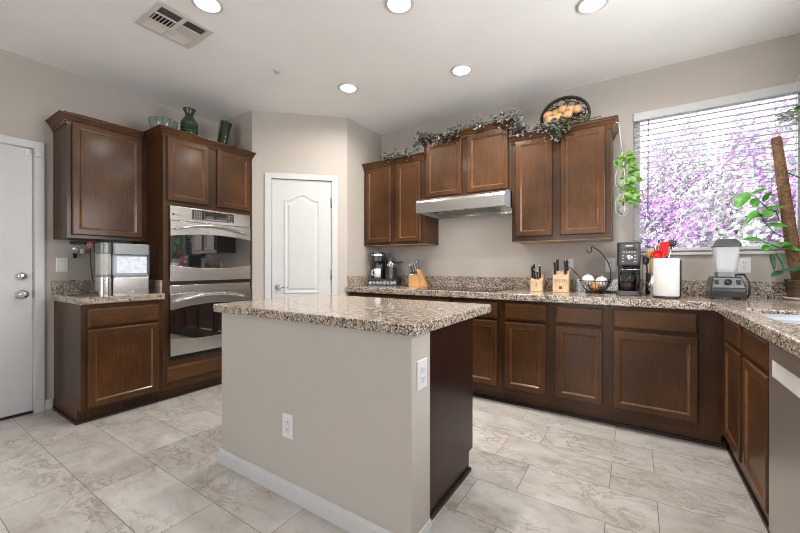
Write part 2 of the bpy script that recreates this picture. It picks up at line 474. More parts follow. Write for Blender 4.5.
# baseboards
struct(MB().box(0.0005, 0.013, DY1 + 0.057, -2.655, 0, .086).build('baseboard_left', WHITE, bevel=0.004))
m = MB()
for s0, s1 in ((0.01, .121), (.863, DL)):
    m.loops([[dpt(s_, z, d) for s_, z in ((s0, 0), (s1, 0), (s1, .086), (s0, .086))] for d in (.0005, .013)])
struct(m.build('baseboard_pantry', WHITE, bevel=0.004))
struct(MB().box(XR - .013, XR - .0005, YR, -2.8, 0, .086).build('baseboard_right', WHITE, bevel=0.004))
struct(MB().box(0.0005, .013, YR, DY0 - .06, 0, .086).build('baseboard_rear', WHITE, bevel=0.004))

# window_1: vinyl frame and panes in the back wall, window_2: glazed doors of the rear wall
m = MB(); fw = .045
m.box(WX0, WX0 + fw, .085, .13, WZ0, WZ1); m.box(WX1 - fw, WX1, .085, .13, WZ0, WZ1)
m.box(WX0 + fw, WX1 - fw, .085, .13, WZ0, WZ0 + fw); m.box(WX0 + fw, WX1 - fw, .085, .13, WZ1 - fw, WZ1)
w1 = struct(m.build('window_1', WHITE, bevel=0.003))
for a, b_ in ((WX0 + fw, WX1 - fw),):
    MB().box(a, b_, .103, .107, WZ0 + fw, WZ1 - fw).build('pane', PANE, w1)
m = MB()
for a in (1.90, 2.77, 3.64): m.box(a, a + .06, YR - .1, YR - .04, 0, 2.3)
m.box(1.96, 3.64, YR - .1, YR - .04, 2.24, 2.3); m.box(1.96, 3.64, YR - .1, YR - .04, 0, .06)
w2 = struct(m.build('window_2', WHITE, bevel=0.003))
for a, b_ in ((1.96, 2.77), (2.83, 3.64)):
    MB().box(a, b_, YR - .072, YR - .068, .06, 2.24).build('pane', PANE, w2)

m = MB()
m.box(XR + .08, XR + .125, RY0, RY0 + fw, RZ0, RZ1); m.box(XR + .08, XR + .125, RY1 - fw, RY1, RZ0, RZ1)
m.box(XR + .08, XR + .125, RY0 + fw, RY1 - fw, RZ0, RZ0 + fw); m.box(XR + .08, XR + .125, RY0 + fw, RY1 - fw, RZ1 - fw, RZ1)
m.box(XR + .08, XR + .12, -1.675, -1.625, RZ0 + fw, RZ1 - fw)
w3 = struct(m.build('window_3', WHITE, bevel=0.003))
for a, b_ in ((RY0 + fw, -1.675), (-1.625, RY1 - fw)):
    MB().box(XR + .098, XR + .102, a, b_, RZ0 + fw, RZ1 - fw).build('pane', PANE, w3)

# ------------------------------------------------------------------ outside
def plan(name, c1, c2, rough=.9, scale=3): 
    m, nt, b = new(name); nt.links.new(ramp(nt, noise(nt, coords(nt), scale, 6), [(.35, c1), (.65, c2)]), b.inputs[0]); b.inputs['Roughness'].default_value = rough; return m
struct(MB().box(-4, 14, T + .02, 16, -.25, -.15).build('ground', plan('gravel', (.68, .66, .63), (.80, .78, .75))))
struct(MB().box(-4, 14, -16, YR - T - .02, -.25, -.15).build('rear_ground', plan('patio', (.40, .38, .36), (.50, .48, .45))))
struct(MB().box(-4, 14, 6.4, 6.6, -.15, 1.75).build('garden_wall', plan('block_wall', (.30, .29, .30), (.38, .37, .38), scale=8)))

# ------------------------------------------------------------------ cabinet fronts
def face_map(run, plane):
    if run == 'back': return lambda u, v, d: (u, plane - d, v)
    if run == 'left': return lambda u, v, d: (plane + d, u, v)
    return lambda u, v, d: (plane - d, u, v)
DOOR = [(.004, 0.0005), (.004, .004), (0, .0042), (0, .014), (.003, .018), (.008, .02), (.042, .02), (.0435, .0175), (.0465, .0170), (.0545, .0100), (.060, .0095)]
DRAW = [(.004, 0.0005), (.004, .004), (0, .0042), (0, .011), (.004, .015), (.010, .0165), (.014, .02)]
def front(fm, u0, u1, v0, v1, prof):
    return MB().loops([[fm(u0 + i, v0 + i, d), fm(u1 - i, v0 + i, d), fm(u1 - i, v1 - i, d), fm(u0 + i, v1 - i, d)] and
                       [fm(u, v, d) for u, v in ((u0 + i, v0 + i), (u1 - i, v0 + i), (u1 - i, v1 - i), (u0 + i, v1 - i))] for i, d in prof])
BEAD = wood('bead_highlight', tuple(c * 1.7 for c in CD), tuple(c * 1.9 for c in CM_), tuple(c * 1.9 for c in CL_), (12, 12, 12), .32, .5)  # lighter copy of the door wood, bevel highlight put into the colour
def panel_door(fm, u0, u1, v0, v1, parent):
    o = front(fm, u0, u1, v0, v1, DOOR).build('door', WV, parent)
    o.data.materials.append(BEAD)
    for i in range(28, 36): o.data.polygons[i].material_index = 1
    return o
def rbox(fm, u0, u1, v0, v1, d0, d1):
    return MB().loops([[fm(u, v, d) for u, v in ((u0, v0), (u1, v0), (u1, v1), (u0, v1))] for d in (d0, d1)])
CROWN = [(0, -.078), (.005, -.078), (.007, -.066), (.012, -.062), (.013, -.052), (.019, -.046), (.026, -.030), (.036, -.018), (.038, -.011), (.046, -.008), (.046, 0), (0, 0)]
def crown(path, ztop, c0=None, c1=None):
    """path: plan polyline with outward side on the right hand; c0/c1: extra run along the end per outward offset (mitred ends)."""
    P = [Vector(p) for p in path]; m = MB(); rings = []
    def nrm(a, b_): t = (b_ - a).normalized(); return Vector((t.y, -t.x))
    for i, p in enumerate(P):
        if i == 0: n = nrm(P[0], P[1]); off = lambda o, n=n: n * o - (P[1] - P[0]).normalized() * (o * (c0 or 0))
        elif i == len(P) - 1: n = nrm(P[-2], P[-1]); off = lambda o, n=n: n * o + (P[-1] - P[-2]).normalized() * (o * (c1 or 0))
        else:
            n1 = nrm(P[i - 1], p); n2 = nrm(p, P[i + 1]); k = n1 + n2; k = k / (k.dot(n1)); off = lambda o, k=k: k * o
        rings.append([(p.x + off(o).x, p.y + off(o).y, ztop + z) for o, z in CROWN])
    return m.loops(rings)

# ---- wall cabinets on the back wall
YF = -.33
def upper(x0, x1, z0, z1, doors, dz0, dz1, label, crownpath, ct, c0=0, c1=0):
    t = thing('upper_cabinet', label, 'cabinet', ((x0 + x1) / 2, -.165, z0))
    MB().box(x0, x1, YF, -.0005, z0, z1).build('cabinet_body', WB, t, bevel=.0015)
    MB().box(x0 + .004, x1 - .004, YF + .004, -.004, z0 - .0035, z0 - .0003).build('underside', PALEWOOD, t)
    fm = face_map('back', YF)
    for a, b_ in doors: panel_door(fm, a, b_, dz0, dz1, t)
    crown(crownpath, ct, c0, c1).build('crown_moulding', WH, t)
    return t
upper(1.3095, 2.0885, 1.372, 2.25, ((1.347, 1.682), (1.760, 2.055)), 1.397, 2.222, 'brown wooden wall cabinet with two tall doors left of the range hood',
      [(1.3095, YF), (2.0885, YF)], 2.291, 0, 1)
upper(2.0895, 2.982, 1.817, 2.395, ((2.120, 2.506), (2.565, 2.952)), 1.833, 2.376, 'short raised brown wooden wall cabinet with two doors directly above the range hood',
      [(2.0895, -.001), (2.0895, YF), (2.982, YF), (2.982, -.001)], 2.435)
upper(2.983, 3.743, 1.357, 2.25, ((3.015, 3.319), (3.381, 3.703)), 1.396, 2.234, 'brown wooden wall cabinet with two tall doors between range hood and window',
      [(2.983, YF), (3.743, YF), (3.743, -.001)], 2.284, .5, 0)

# ---- tall oven cabinet and neighbours on the left wall
TY0, TY1 = -2.116, -1.2925
t = thing('oven_cabinet', 'tall dark brown cabinet holding the two ovens, two doors above and a drawer below', 'cabinet', (.3, (TY0 + TY1) / 2, 0))
m = MB(); OY0, OY1, OZ0, OZ1 = -2.074, -1.323, .337, 1.652
m.box(.001, .59, TY0, TY1, .10, 2.25)
m.box(.59, .61, TY0, OY0, .10, 2.25); m.box(.59, .61, OY1, TY1, .10, 2.25); m.box(.59, .61, OY0, OY1, .10, OZ0); m.box(.59, .61, OY0, OY1, OZ1, 2.25)
m.build('cabinet_body', WB, t)
MB().box(.001, .535, TY0, TY1, 0, .10).build('toe_kick', WH, t)
MB().box(.536, .549, TY0, TY1, 0, .02).build('shoe_moulding', WDARK, t)
fm = face_map('left', .61)
panel_door(fm, -2.089, -1.740, 1.692, 2.231, t)
panel_door(fm, -1.662, -1.318, 1.692, 2.231, t)
front(fm, -2.089, -1.318, .160, .290, DRAW).build('drawer', WH, t)
crown([(.001, TY0), (.61, TY0), (.61, TY1)], 2.2945, 0, .55).build('crown_moulding', WH, t)

t = thing('upper_cabinet', 'dark brown wall cabinet with a single door above the ice maker', 'cabinet', (.165, -2.385, 1.352))
MB().box(.001, .33, -2.652, TY0 - .0005, 1.352, 2.25).build('cabinet_body', WB, t, bevel=.0015)
panel_door(face_map('left', .33), -2.626, -2.163, 1.378, 2.234, t)
crown([(.001, -2.652), (.33, -2.652), (.33, TY0 - .0475)], 2.2885).build('crown_moulding', WH, t)

t = thing('base_cabinet', 'dark brown base cabinet with one drawer and one door beside the flat white door', 'cabinet', (.3, -2.385, 0))
m = MB(); m.loops([[(x, y, z) for x, z in ((.001, 0), (.535, 0), (.535, .10), (.61, .10), (.61, .8655), (.001, .8655))] for y in (-2.648, TY0 - .0005)])
m.build('cabinet_body', WB, t, bevel=.0015)
MB().box(.5355, .548, -2.661, TY0 - .0005, 0, .02).build('shoe_moulding', WDARK, t)
MB().box(.013, .5355, -2.661, -2.649, 0, .02).build('shoe_moulding', WDARK, t)
fm = face_map('left', .61)
front(fm, -2.613, -2.149, .696, .830, DRAW).build('drawer', WH, t)
panel_door(fm, -2.613, -2.153, .118, .680, t)

# ---- base cabinets along the back wall
fm = face_map('back', -.61)
def base_back(x0, x1, cols, label, extra=None):
    t = thing('base_cabinet', label, 'cabinet', ((x0 + x1) / 2, -.3, 0))
    x0 += .0003; x1 -= .0003
    MB().box(x0, x1, -.61, -.0205, .10, .8655).build('cabinet_body', WB, t)
    MB().box(x0, x1, -.535, -.0205, 0, .10).build('toe_kick', WH, t)
    MB().box(x0, x1, -.548, -.5355, 0, .02).build('shoe_moulding', WDARK, t)
    for a, b_ in cols:
        front(fm, a, b_, .708, .840, DRAW).build('drawer', WH, t)
        panel_door(fm, a, b_, .150, .688, t)
    return t
base_back(1.331, 1.676, ((1.345, 1.655),), 'brown base cabinet in the pantry wall corner under the pod coffee maker')
base_back(1.676, 2.061, ((1.690, 2.045),), 'brown base cabinet under the golden wood knife block')
base_back(2.061, 2.9755, ((2.080, 2.500), (2.552, 2.943)), 'wide brown base cabinet with two doors under the glass cooktop')
base_back(2.9755, 3.3565, ((3.008, 3.324),), 'narrow brown base cabinet with one door just right of the cooktop cabinet')
base_back(3.3565, 3.7360, ((3.389, 3.707),), 'narrow brown base cabinet with one door below the wire onion basket')
base_back(3.7360, 4.3548, ((3.765, 4.232),), 'wide single door brown base cabinet in the right corner below the paper towels')

# ---- right run: sink cabinet and dishwasher
RX = 4.355
fm = face_map('right', RX)
t = thing('sink_cabinet', 'dark brown sink base cabinet with two doors between the corner and the dishwasher', 'cabinet', (4.65, -1.1, 0))
m = MB(); m.box(RX, RX + .02, -1.583, -.6105, .10, .8655); m.box(RX + .02, XR - .001, -1.583, -1.563, .10, .8655); m.box(RX + .02, XR - .001, -.65, -.6105, .10, .8655); m.box(RX + .02, XR - .001, -1.563, -.65, .10, .12)
m.build('cabinet_body', WB, t)
MB().box(4.385, 4.40, -1.583, -.40, 0, .0995).build('toe_kick', WH, t)
MB().box(4.374, 4.3845, -1.583, -.5485, 0, .02).build('shoe_moulding', WDARK, t)
for a, b_ in ((-1.092, -.722), (-1.540, -1.154)):
    front(fm, a, b_, .717, .845, DRAW).build('drawer_front', WH, t)
    panel_door(fm, a, b_, .150, .695, t)
t = thing('dishwasher', 'stainless steel dishwasher at the right edge beside the sink cabinet', 'dishwasher', (4.65, -1.885, 0))
MB().box(RX + .005, XR - .05, -2.182, -1.588, .10, .862).build('dishwasher_tub', DGREY, t)
m = MB(); prof = [(-2.182, .115), (-1.588, .115), (-1.588, .862), (-2.182, .862)]
m.box(RX - .022, RX + .0045, -2.182, -1.588, .115, .722); m.box(RX - .022, RX + .0045, -2.182, -1.588, .786, .862)
m.box(RX - .022, RX + .0045, -1.625, -1.588, .7225, .7855); m.box(RX - .022, RX + .0045, -2.182, -2.145, .7225, .7855)
dw = m.build('door', STEELD, t)
m = MB(); m.loops([[(x, y, z) for x, z in ((RX + .004, .7225), (RX + .004, .7855), (RX - .0205, .7855), (RX - .010, .775), (RX - .0215, .7225))] for y in (-2.1445, -1.6255)])
m.build('pocket_handle', plain('satin_pocket', (.72, .70, .67), .4, .25), dw)
MB().box(4.40, XR - .05, -2.182, -1.588, 0, .0995).build('toe_kick', BLACK, t)
t = thing('base_cabinet', 'dark brown base cabinet at the end of the right run beyond the dishwasher', 'cabinet', (4.65, -2.45, 0))
MB().box(RX, XR - .001, -2.74, -2.186, .10, .8655).build('cabinet_body', WB, t)
MB().box(4.40, XR - .001, -2.74, -2.186, 0, .0995).build('toe_kick', WH, t)

# ------------------------------------------------------------------ worktops
def slab(xs, ys, present, z0, z1):
    idx = {}; m = MB(); V = []
    def vid(i, j, k):
        if (i, j, k) not in idx: idx[(i, j, k)] = len(V); V.append((xs[i], ys[j], (z0, z1)[k]))
        return idx[(i, j, k)]
    F = []; nx, ny = len(xs) - 1, len(ys) - 1
    P = lambda i, j: 0 <= i < nx and 0 <= j < ny and present(i, j)
    for i in range(nx):
        for j in range(ny):
            if not P(i, j): continue
            F.append((vid(i, j, 1), vid(i + 1, j, 1), vid(i + 1, j + 1, 1), vid(i, j + 1, 1)))
            F.append((vid(i, j, 0), vid(i, j + 1, 0), vid(i + 1, j + 1, 0), vid(i + 1, j, 0)))
            for di, dj, a, b_ in ((-1, 0, (i, j), (i, j + 1)), (1, 0, (i + 1, j), (i + 1, j + 1)), (0, -1, (i, j), (i + 1, j)), (0, 1, (i, j + 1), (i + 1, j + 1))):
                if not P(i + di, j + dj): F.append((vid(*a, 0), vid(*b_, 0), vid(*b_, 1), vid(*a, 1)))
    m.add(V, F); return m
CZ0, CZ = .866, .9205
CX = 4.300
SX0, SX1, SY0, SY1 = 4.385, 4.82, -1.545, -.985
t = thing('worktop', 'long L-shaped speckled granite worktop along the back wall and round to the sink', 'worktop', (3.1, -.3, CZ0))
slab([1.3095, CX, SX0, SX1, XR - .001], [-2.75, SY0, SY1, -.648, -.0005],
     lambda i, j: (j == 3) or (i > 0 and not (i == 2 and j == 1)), CZ0, CZ).build('counter', GRAN, t, bevel=.007, seg=3)
MB().box(1.330, XR - .021, -.0205, -.0005, CZ, 1.033).build('backsplash', GRAN, t, bevel=.002)
MB().box(1.3095, 1.3295, -.62, -.0005, CZ, 1.033).build('backsplash', GRAN, t, bevel=.002)
MB().box(XR - .0205, XR - .001, -2.75, -.0005, CZ, 1.033).build('backsplash', GRAN, t, bevel=.002)
t = thing('worktop', 'short speckled granite worktop carrying the ice maker at the left', 'worktop', (.3, -2.39, CZ0))
MB().box(.001, .650, -2.664, TY0 - .001, CZ0, CZ - .004).build('counter', GRAN, t, bevel=.007, seg=3)
MB().box(.001, .021, -2.664, TY0 - .001, CZ - .004, 1.022).build('backsplash', GRAN, t, bevel=.002)
MB().box(.0215, .60, TY0 - .021, TY0 - .001, CZ - .004, 1.022).build('backsplash', GRAN, t, bevel=.002)

# sink
t = thing('sink', 'stainless steel double bowl sink set into the granite at the right', 'sink', (4.6, -1.26, .68))
def bowl(y0, y1, z0):
    x0, x1 = SX0 + .001, SX1 - .001; zt = CZ - .020; th = .004; m = MB()
    def ring(i, z, r=.022):
        pts = []
        for cx, cy, a0 in ((x1 - i - r, y1 - i - r, 0), (x0 + i + r, y1 - i - r, 90), (x0 + i + r, y0 + i + r, 180), (x1 - i - r, y0 + i + r, 270)):
            for k in range(5):
                a = math.radians(a0 + 22.5 * k); pts.append((cx + r * math.cos(a), cy + r * math.sin(a), z))
        return pts
    m.loops([ring(0, zt), ring(.004, z0 + .02), ring(.02, z0), ring(.024, z0 + th), ring(.008, z0 + .024), ring(.006, zt)], False, False, True)
    n = 20; b = len(m.v) - 6 * n
    m.f.append([b + 2 * n + k for k in range(n)]); m.sm.append(False); m.f.append([b + 3 * n + k for k in range(n)]); m.sm.append(False)
    for k in range(n): m.f.append([b + k, b + (k + 1) % n, b + 5 * n + (k + 1) % n, b + 5 * n + k]); m.sm.append(False)
    return m
bowl(-1.272, SY1 - .001, .70).build('bowl', SINKST, t)
bowl(SY0 + .001, -1.285, .70).build('bowl', SINKST, t)
MB().box(SX0 + .045, SX1 - .045, -1.2848, -1.2722, .80, CZ - .022).build('divider', SINKST, t)
for y in (-1.13, -1.42):
    MB().lathe([(.045, .7045), (.045, .708), (.03, .708), (.028, .7055), (.01, .7055)], (4.6, y, 0), 20).build('drain', CHROME, t)

# ------------------------------------------------------------------ island
IX0, IX1, IY0, IY1 = 1.881, 3.176, -2.361, -1.600
t = thing('kitchen_island', 'kitchen island with a beige drywall front and a dark brown wood end', 'island', ((IX0 + IX1) / 2, -2.0, 0))
IZ = .8755
m = MB(); m.box(IX0, IX1, IY0, -2.2105, 0, IZ)
m.build('drywall_body', WALL, t, bevel=.006, seg=3)
m = MB(); m.loops([[(x, y, z) for y, z in ((-2.2100, 0), (-1.655, 0), (-1.655, .105), (IY1, .105), (IY1, IZ), (-2.2100, IZ))] for x in (IX0 + .06, IX1 - .055)])
m.build('cabinet_body', wood('cherry_end_panel', (.016, .007, .006), (.030, .0125, .009), (.052, .022, .014), (26, 26, 2.2), .3), t, bevel=.0015)
MB().box(IX1 - .0545, IX1 - .042, -2.2095, -1.650, 0, .02).build('shoe_moulding', WDARK, t)
def bbp(o): return [(o, 0), (o + .0125, 0), (o + .0125, .062), (o + .009, .070), (o + .006, .082), (o, .084)]
m = MB(); rings = []
for (x, y), (kx, ky) in (((IX0, -2.215), (-1, 0)), ((IX0, IY0), (-1, -1)), ((IX1, IY0), (1, -1)), ((IX1, -2.215), (1, 0))):
    rings.append([(x + kx * o, y + ky * o, z) for o, z in bbp(.0006)])
m.loops(rings).build('baseboard', WHITE, t)
m = MB()
def rounded(x0, x1, y0, y1, r, z):
    pts = []
    for cx, cy, a0 in ((x1 - r, y1 - r, 0), (x0 + r, y1 - r, 90), (x0 + r, y0 + r, 180), (x1 - r, y0 + r, 270)):
        for k in range(6):
            a = math.radians(a0 + 18 * k); pts.append((cx + r * math.cos(a), cy + r * math.sin(a), z))
    return pts
e = .006
loops = [rounded(1.840 + i, 3.207 - i, -2.393 + i, -1.521 - i, .018, z) for i, z in ((e, IZ + .0005), (e * .3, IZ + .0025), (0, IZ + .007), (0, CZ - .007), (e * .3, CZ - .002), (e, CZ))]
m.loops(loops)
solo(m, 'island_worktop', GRAN, 'speckled granite slab with rounded corners on top of the island', 'worktop')

def outlet(name, label, cat, fm, u, v, wd, ht, holes, mat=WPLAST):
    c = fm(u, v, 0)
    t = thing(name, label, cat, c)
    def lp(i, d): return [fm(a, b_, d) for a, b_ in ((u - wd / 2 + i, v - ht / 2 + i), (u + wd / 2 - i, v - ht / 2 + i), (u + wd / 2 - i, v + ht / 2 - i), (u - wd / 2 + i, v + ht / 2 - i))]
    MB().loops([lp(0, .0003), lp(0, .003), lp(.004, .006)]).build('cover_plate', mat, t)
    for (du_, dv, w_, h_, kind) in holes:
        m = rbox(fm, u + du_ - w_ / 2, u + du_ + w_ / 2, v + dv - h_ / 2, v + dv + h_ / 2, .006, .0085)
        o = m.build(kind, mat, t, bevel=.001)
        if kind == 'socket':
            q = MB()
            for dx in (-.006, .006): q.add(*_bx(rbox(fm, u + du_ + dx - .0015, u + du_ + dx + .0015, v + dv - .002, v + dv + .007, .0085, .0088)))
            q.add(*_bx(rbox(fm, u + du_ - .002, u + du_ + .002, v + dv - .011, v + dv - .007, .0085, .0088)))
            q.build('slots', DGREY, o)
    return t
def _bx(m): return m.v, m.f
SOCK = [(0, .019, .034, .030, 'socket'), (0, -.019, .034, .030, 'socket')]
outlet('power_outlet', 'white double outlet low on the beige front of the island', 'outlet', face_map('back', IY0), 2.463, .353, .078, .120, SOCK)
outlet('power_outlet', 'white double outlet high on the narrow end of the island', 'outlet', lambda u, v, d: (IX1 + d, u, v), -2.286, .706, .078, .120, SOCK)
outlet('light_switch', 'white single light switch above the left granite worktop', 'switch', face_map('left', 0), -2.598, 1.150, .074, .118, [(0, 0, .034, .066, 'rocker')])
fb = face_map('back', 0)
outlet('power_outlet', 'white outlet with a black plug behind the wire onion basket', 'outlet', fb, 3.400, 1.150, .074, .118, SOCK)
outlet('power_outlet', 'white outlet on the wall just left of the black coffee maker', 'outlet', fb, 3.722, 1.153, .074, .118, SOCK)
outlet('power_outlet', 'white outlet on the wall behind the blender and under the window', 'outlet', fb, 4.560, 1.148, .074, .112, SOCK)

# ------------------------------------------------------------------ double wall oven
t = thing('double_oven', 'stainless steel double wall oven with black glass doors in the tall cabinet', 'oven', (.6, (OY0 + OY1) / 2, OZ0))
OY0 += .001; OY1 -= .001
F0 = .611
MB().box(.5905, F0, OY0, OY1, OZ0 + .001, OZ1 - .001).build('oven_body', BLACK, t)
fm = face_map('left', F0)
cp = rbox(fm, OY0, OY1, 1.527, 1.650, .0005, .022).build('control_panel', STEEL, t, bevel=.003)
fp = face_map('left', F0 + .022)
dp = rbox(fp, -1.893, -1.500, 1.552, 1.638, .0003, .003).build('display_panel', GLASSBLK, cp, bevel=.001)
fq = face_map('left', F0 + .025)
KEYM = plain('button_print', (.55, .55, .52), .5)
q = MB()
for r in range(4):
    for c in range(4):
        q.add(*_bx(rbox(fq, -1.880 + c * .021, -1.871 + c * .021, 1.561 + r * .019, 1.566 + r * .019, .0002, .0006)))
q.build('keypad', KEYM, dp); q = MB()
for c in range(12):
    q.add(*_bx(rbox(fq, -1.785 + c * .018, -1.776 + c * .018, 1.561, 1.566, .0002, .0006)))
    if c % 2: q.add(*_bx(rbox(fq, -1.785 + c * .018, -1.779 + c * .018, 1.574, 1.577, .0002, .0006)))
q.build('keypad', KEYM, dp); q = MB()
for r in range(4):
    for c in range(2): q.add(*_bx(rbox(fq, -1.555 + c * .024, -1.544 + c * .024, 1.559 + r * .019, 1.564 + r * .019, .0002, .0006)))
q.build('keypad', KEYM, dp)
rbox(fq, -1.780, -1.580, 1.596, 1.626, .0002, .0006).build('screen', plain('lcd', (.014, .018, .011), .2), dp)
q = MB(); q.M = Matrix.Translation((F0 + .022, -2.047, 1.577)) @ Matrix.Rotation(PI / 2, 4, 'Y'); q.lathe([(.009, .0003), (.009, .001), (.001, .001)], n=16)
q.build('emblem', DGREY, cp)
q = MB()
for c in range(6): q.add(*_bx(rbox(fp, -2.028 + c * .009, -2.022 + c * .009, 1.574, 1.579, .0003, .0008)))
q.build('lettering', DGREY, cp)
def oven_door(z0, z1, g0, g1, rise_t, rise_b, hz):
    n = 24
    def arc(y, base, r): u = 2 * (y - OY0) / (OY1 - OY0) - 1; return base + r * (1 - u * u)
    ys = [OY0 + (OY1 - OY0) * i / n for i in range(n + 1)]
    top = [(y, arc(y, g1, rise_t)) for y in ys]; bot = [(y, arc(y, g0, -rise_b)) for y in ys]
    m = MB()
    up = top + [(OY1, z1), (OY0, z1)]; lo = [(OY0, z0), (OY1, z0)] + bot[::-1]
    for poly in (up, lo): m.loops([[fm(y, z, d) for y, z in poly] for d in (.0005, .030)])
    d = m.build('oven_door', STEEL, t, bevel=.002)
    g = MB(); g.loops([[fm(y, z, dd) for y, z in bot + top[::-1]] for dd in (.0006, .027)])
    g.build('window_glass', GLASSBLK, d)
    hm = MB(); pts = []
    for i in range(17):
        y = -2.05 + (.665) * i / 16; u = 2 * i / 16 - 1
        out = .030 + .042 * (1 - abs(u) ** 6)
        pts.append(fm(y, hz + .050 * (1 - u * u), out))
    hm.tube(pts, .0125, 12, taper=[.7] + [1] * 15 + [.7]); hm.build('handle', CHROME, d)
oven_door(1.011, 1.5225, 1.148, 1.394, .030, .030, 1.452)
rbox(fm, OY0, OY1, .907, .976, .0005, .020).build('trim_panel', STEEL, t, bevel=.002)
oven_door(.380, .9030, .528, .768, .038, .030, .838)
q = MB()
for k in range(3): q.add(*_bx(rbox(fm, OY0 + .01, OY1 - .01, .342 + k * .012, .348 + k * .012, .0005, .012)))
q.build('vent_grille', BLACK, t)

# ------------------------------------------------------------------ range hood and cooktop
t = thing('range_hood', 'stainless steel range hood under the short raised wall cabinet', 'range hood', (2.53, -.25, 1.655))
HX0, HX1 = 2.098, 2.964
hp = [(-.001, 1.8165), (-.33, 1.8165), (-.40, 1.812), (-.455, 1.798), (-.488, 1.778), (-.502, 1.755), (-.502, 1.662), (-.497, 1.657), (-.485, 1.657), (-.485, 1.690), (-.02, 1.690), (-.02, 1.657), (-.001, 1.657)]
m = MB(); m.loops([[(x, y, z) for y, z in hp] for x in (HX0, HX1)])
m.build('hood_shell', STEEL, t, bevel=.0015)
for x in (HX0, HX1 - .004):
    m = MB(); m.loops([[(xx, y, z) for y, z in hp[:7] + [(-.001, 1.657)]] for xx in ((x - .0025, x - .0003) if x == HX0 else (HX1 + .0003, HX1 + .0025))])
    m.build('end_cap', plain('grey_cap', (.33, .345, .36), .4), t)
MB().box(2.25, 2.80, -.46, -.05, 1.6865, 1.6895).build('filter', GREYP, t)
for x in (2.499, 2.599):
    MB().lathe([(.004, -.035), (.012, -.033), (.014, -.012), (.010, 0)], (x, -.462, 1.6895), 12).build('control_knob', BLACK, t)
for x in (2.33, 2.73):
    MB().lathe([(.03, -.003), (.03, 0)], (x, -.40, 1.6860), 16).build('hood_lamp', LENS, t)
    l = area('hood_light', (x, -.40, 1.680), (0, 0, 0), .05, .05, 1.2, (1.0, .93, .82), 'DISK'); l.parent = t; l.location = Vector(l.location) - Vector(t.location)

t = thing('cooktop', 'black glass cooktop set flush in the granite below the range hood', 'cooktop', (2.53, -.33, CZ))
MB().box(2.145, 2.915, -.575, -.075, CZ + .0003, CZ + .006).build('glass_top', GLASSBLK, t, bevel=.002)
RINGM = plain('burner_print', (.12, .12, .12), .2)
for x, y, r in ((2.33, -.43, .10), (2.33, -.20, .075), (2.72, -.43, .075), (2.72, -.20, .10)):
    m = MB(); m.lathe([(r, 0), (r, .0004), (r - .004, .0004), (r - .004, 0)], (x, y, CZ + .0061), 32, close=False)
    m.build('burner_ring', RINGM, t)

# ------------------------------------------------------------------ ceiling fixtures
lights = [(1.728, -2.359, 'at the top edge of the photo beside the air vent'), (2.700, -1.724, 'over the island, middle of the top edge of the photo'),
          (3.678, -1.086, 'nearest the window at the upper right'), (1.755, -1.112, 'in front of the pantry door'), (2.720, -.832, 'in front of the range hood')]
first = None
for x, y, where in lights:
    lab = 'round recessed ceiling light ' + where
    if first is None:
        t = thing('ceiling_light', lab, 'light', (x, y, H - .012), 'recessed ceiling lights')
        MB().lathe([(.088, .0115), (.088, .006), (.078, .0), (.070, .002), (.070, .0115)], (x, y, H - .012), 32, close=False).build('trim_ring', WHITE, t)
        MB().lathe([(.069, .0085), (.066, .005), (.03, .003), (.002, .003)], (x, y, H - .012), 32).build('lens', LENS, t)
        first = t
    else: t = copy_thing(first, (x, y, H - .012), lab)
    l = area('downlight', (0, 0, -.004), (0, 0, 0), .12, .12, LAMP_W, (1.0, .945, .87), 'DISK'); l.data.spread = math.radians(165)
    l.parent = t
# air register
VX0, VX1, VY0, VY1 = 1.165, 1.507, -2.535, -2.187
t = thing('air_vent', 'square cream ceiling air vent with angled louvres', 'vent', ((VX0 + VX1) / 2, (VY0 + VY1) / 2, H - .012))
m = MB(); a = .035
for x0, x1, y0, y1 in ((VX0, VX1, VY0, VY0 + a), (VX0, VX1, VY1 - a, VY1), (VX0, VX0 + a, VY0 + a, VY1 - a), (VX1 - a, VX1, VY0 + a, VY1 - a)):
    m.box(x0, x1, y0, y1, H - .010, H - .0005)
m.build('frame', CREAM, t, bevel=.004)
MB().box(VX0 + a, VX1 - a, VY0 + a, VY1 - a, H - .0012, H - .0006).build('duct_opening', plain('duct_dark', (.012, .009, .007), .8), t)
ym = (VY0 + VY1) / 2
m = MB(); m.box(VX0 + a, VX1 - a, ym - .012, ym + .012, H - .011, H - .002); m.box(1.385, 1.395, VY0 + a, VY1 - a, H - .0105, H - .002); m.box(1.282, 1.296, VY0 + a, VY1 - a, H - .0105, H - .002)
m.build('cross_bar', CREAM, t)
def slat(m, c, half, ax, tilt, wd):
    # blade running along ax, tilted about it
    x, y, z = c
    ct, st = math.cos(tilt) * wd / 2, math.sin(tilt) * wd / 2
    th = .0008
    if ax == 'y': L = [[(x + sx * ct + o, y + e_, z + sx * st) for sx in (-1, 1)] for e_ in (-half, half) for o in (0,)]
    else: L = [[(x + e_, y + sx * ct, z + sx * st) for sx in (-1, 1)] for e_ in (-half, half)]
    q = [L[0][0], L[0][1], L[1][1], L[1][0]]
    m.loops([q, [(p[0], p[1], p[2] + th) for p in q]])
m = MB()
for y in ((VY0 + a + ym - .012) / 2, (VY1 - a + ym + .012) / 2):
    hl = (ym - .012 - VY0 - a) / 2 - .001
    for k in range(3): slat(m, (1.414 + k * .019, y, H - .006), hl, 'y', -.5, .011)
    for k in range(5): slat(m, (1.209 + k * .0155, y, H - .006), hl, 'y', .35, .0145)
    for k in range(6): slat(m, (1.3405, y - hl + (k + .5) * hl / 3, H - .006), .044, 'x', -.5 if y > ym else .5, .010 if y < ym else .0175)
m.build('louvres', CREAM, t)
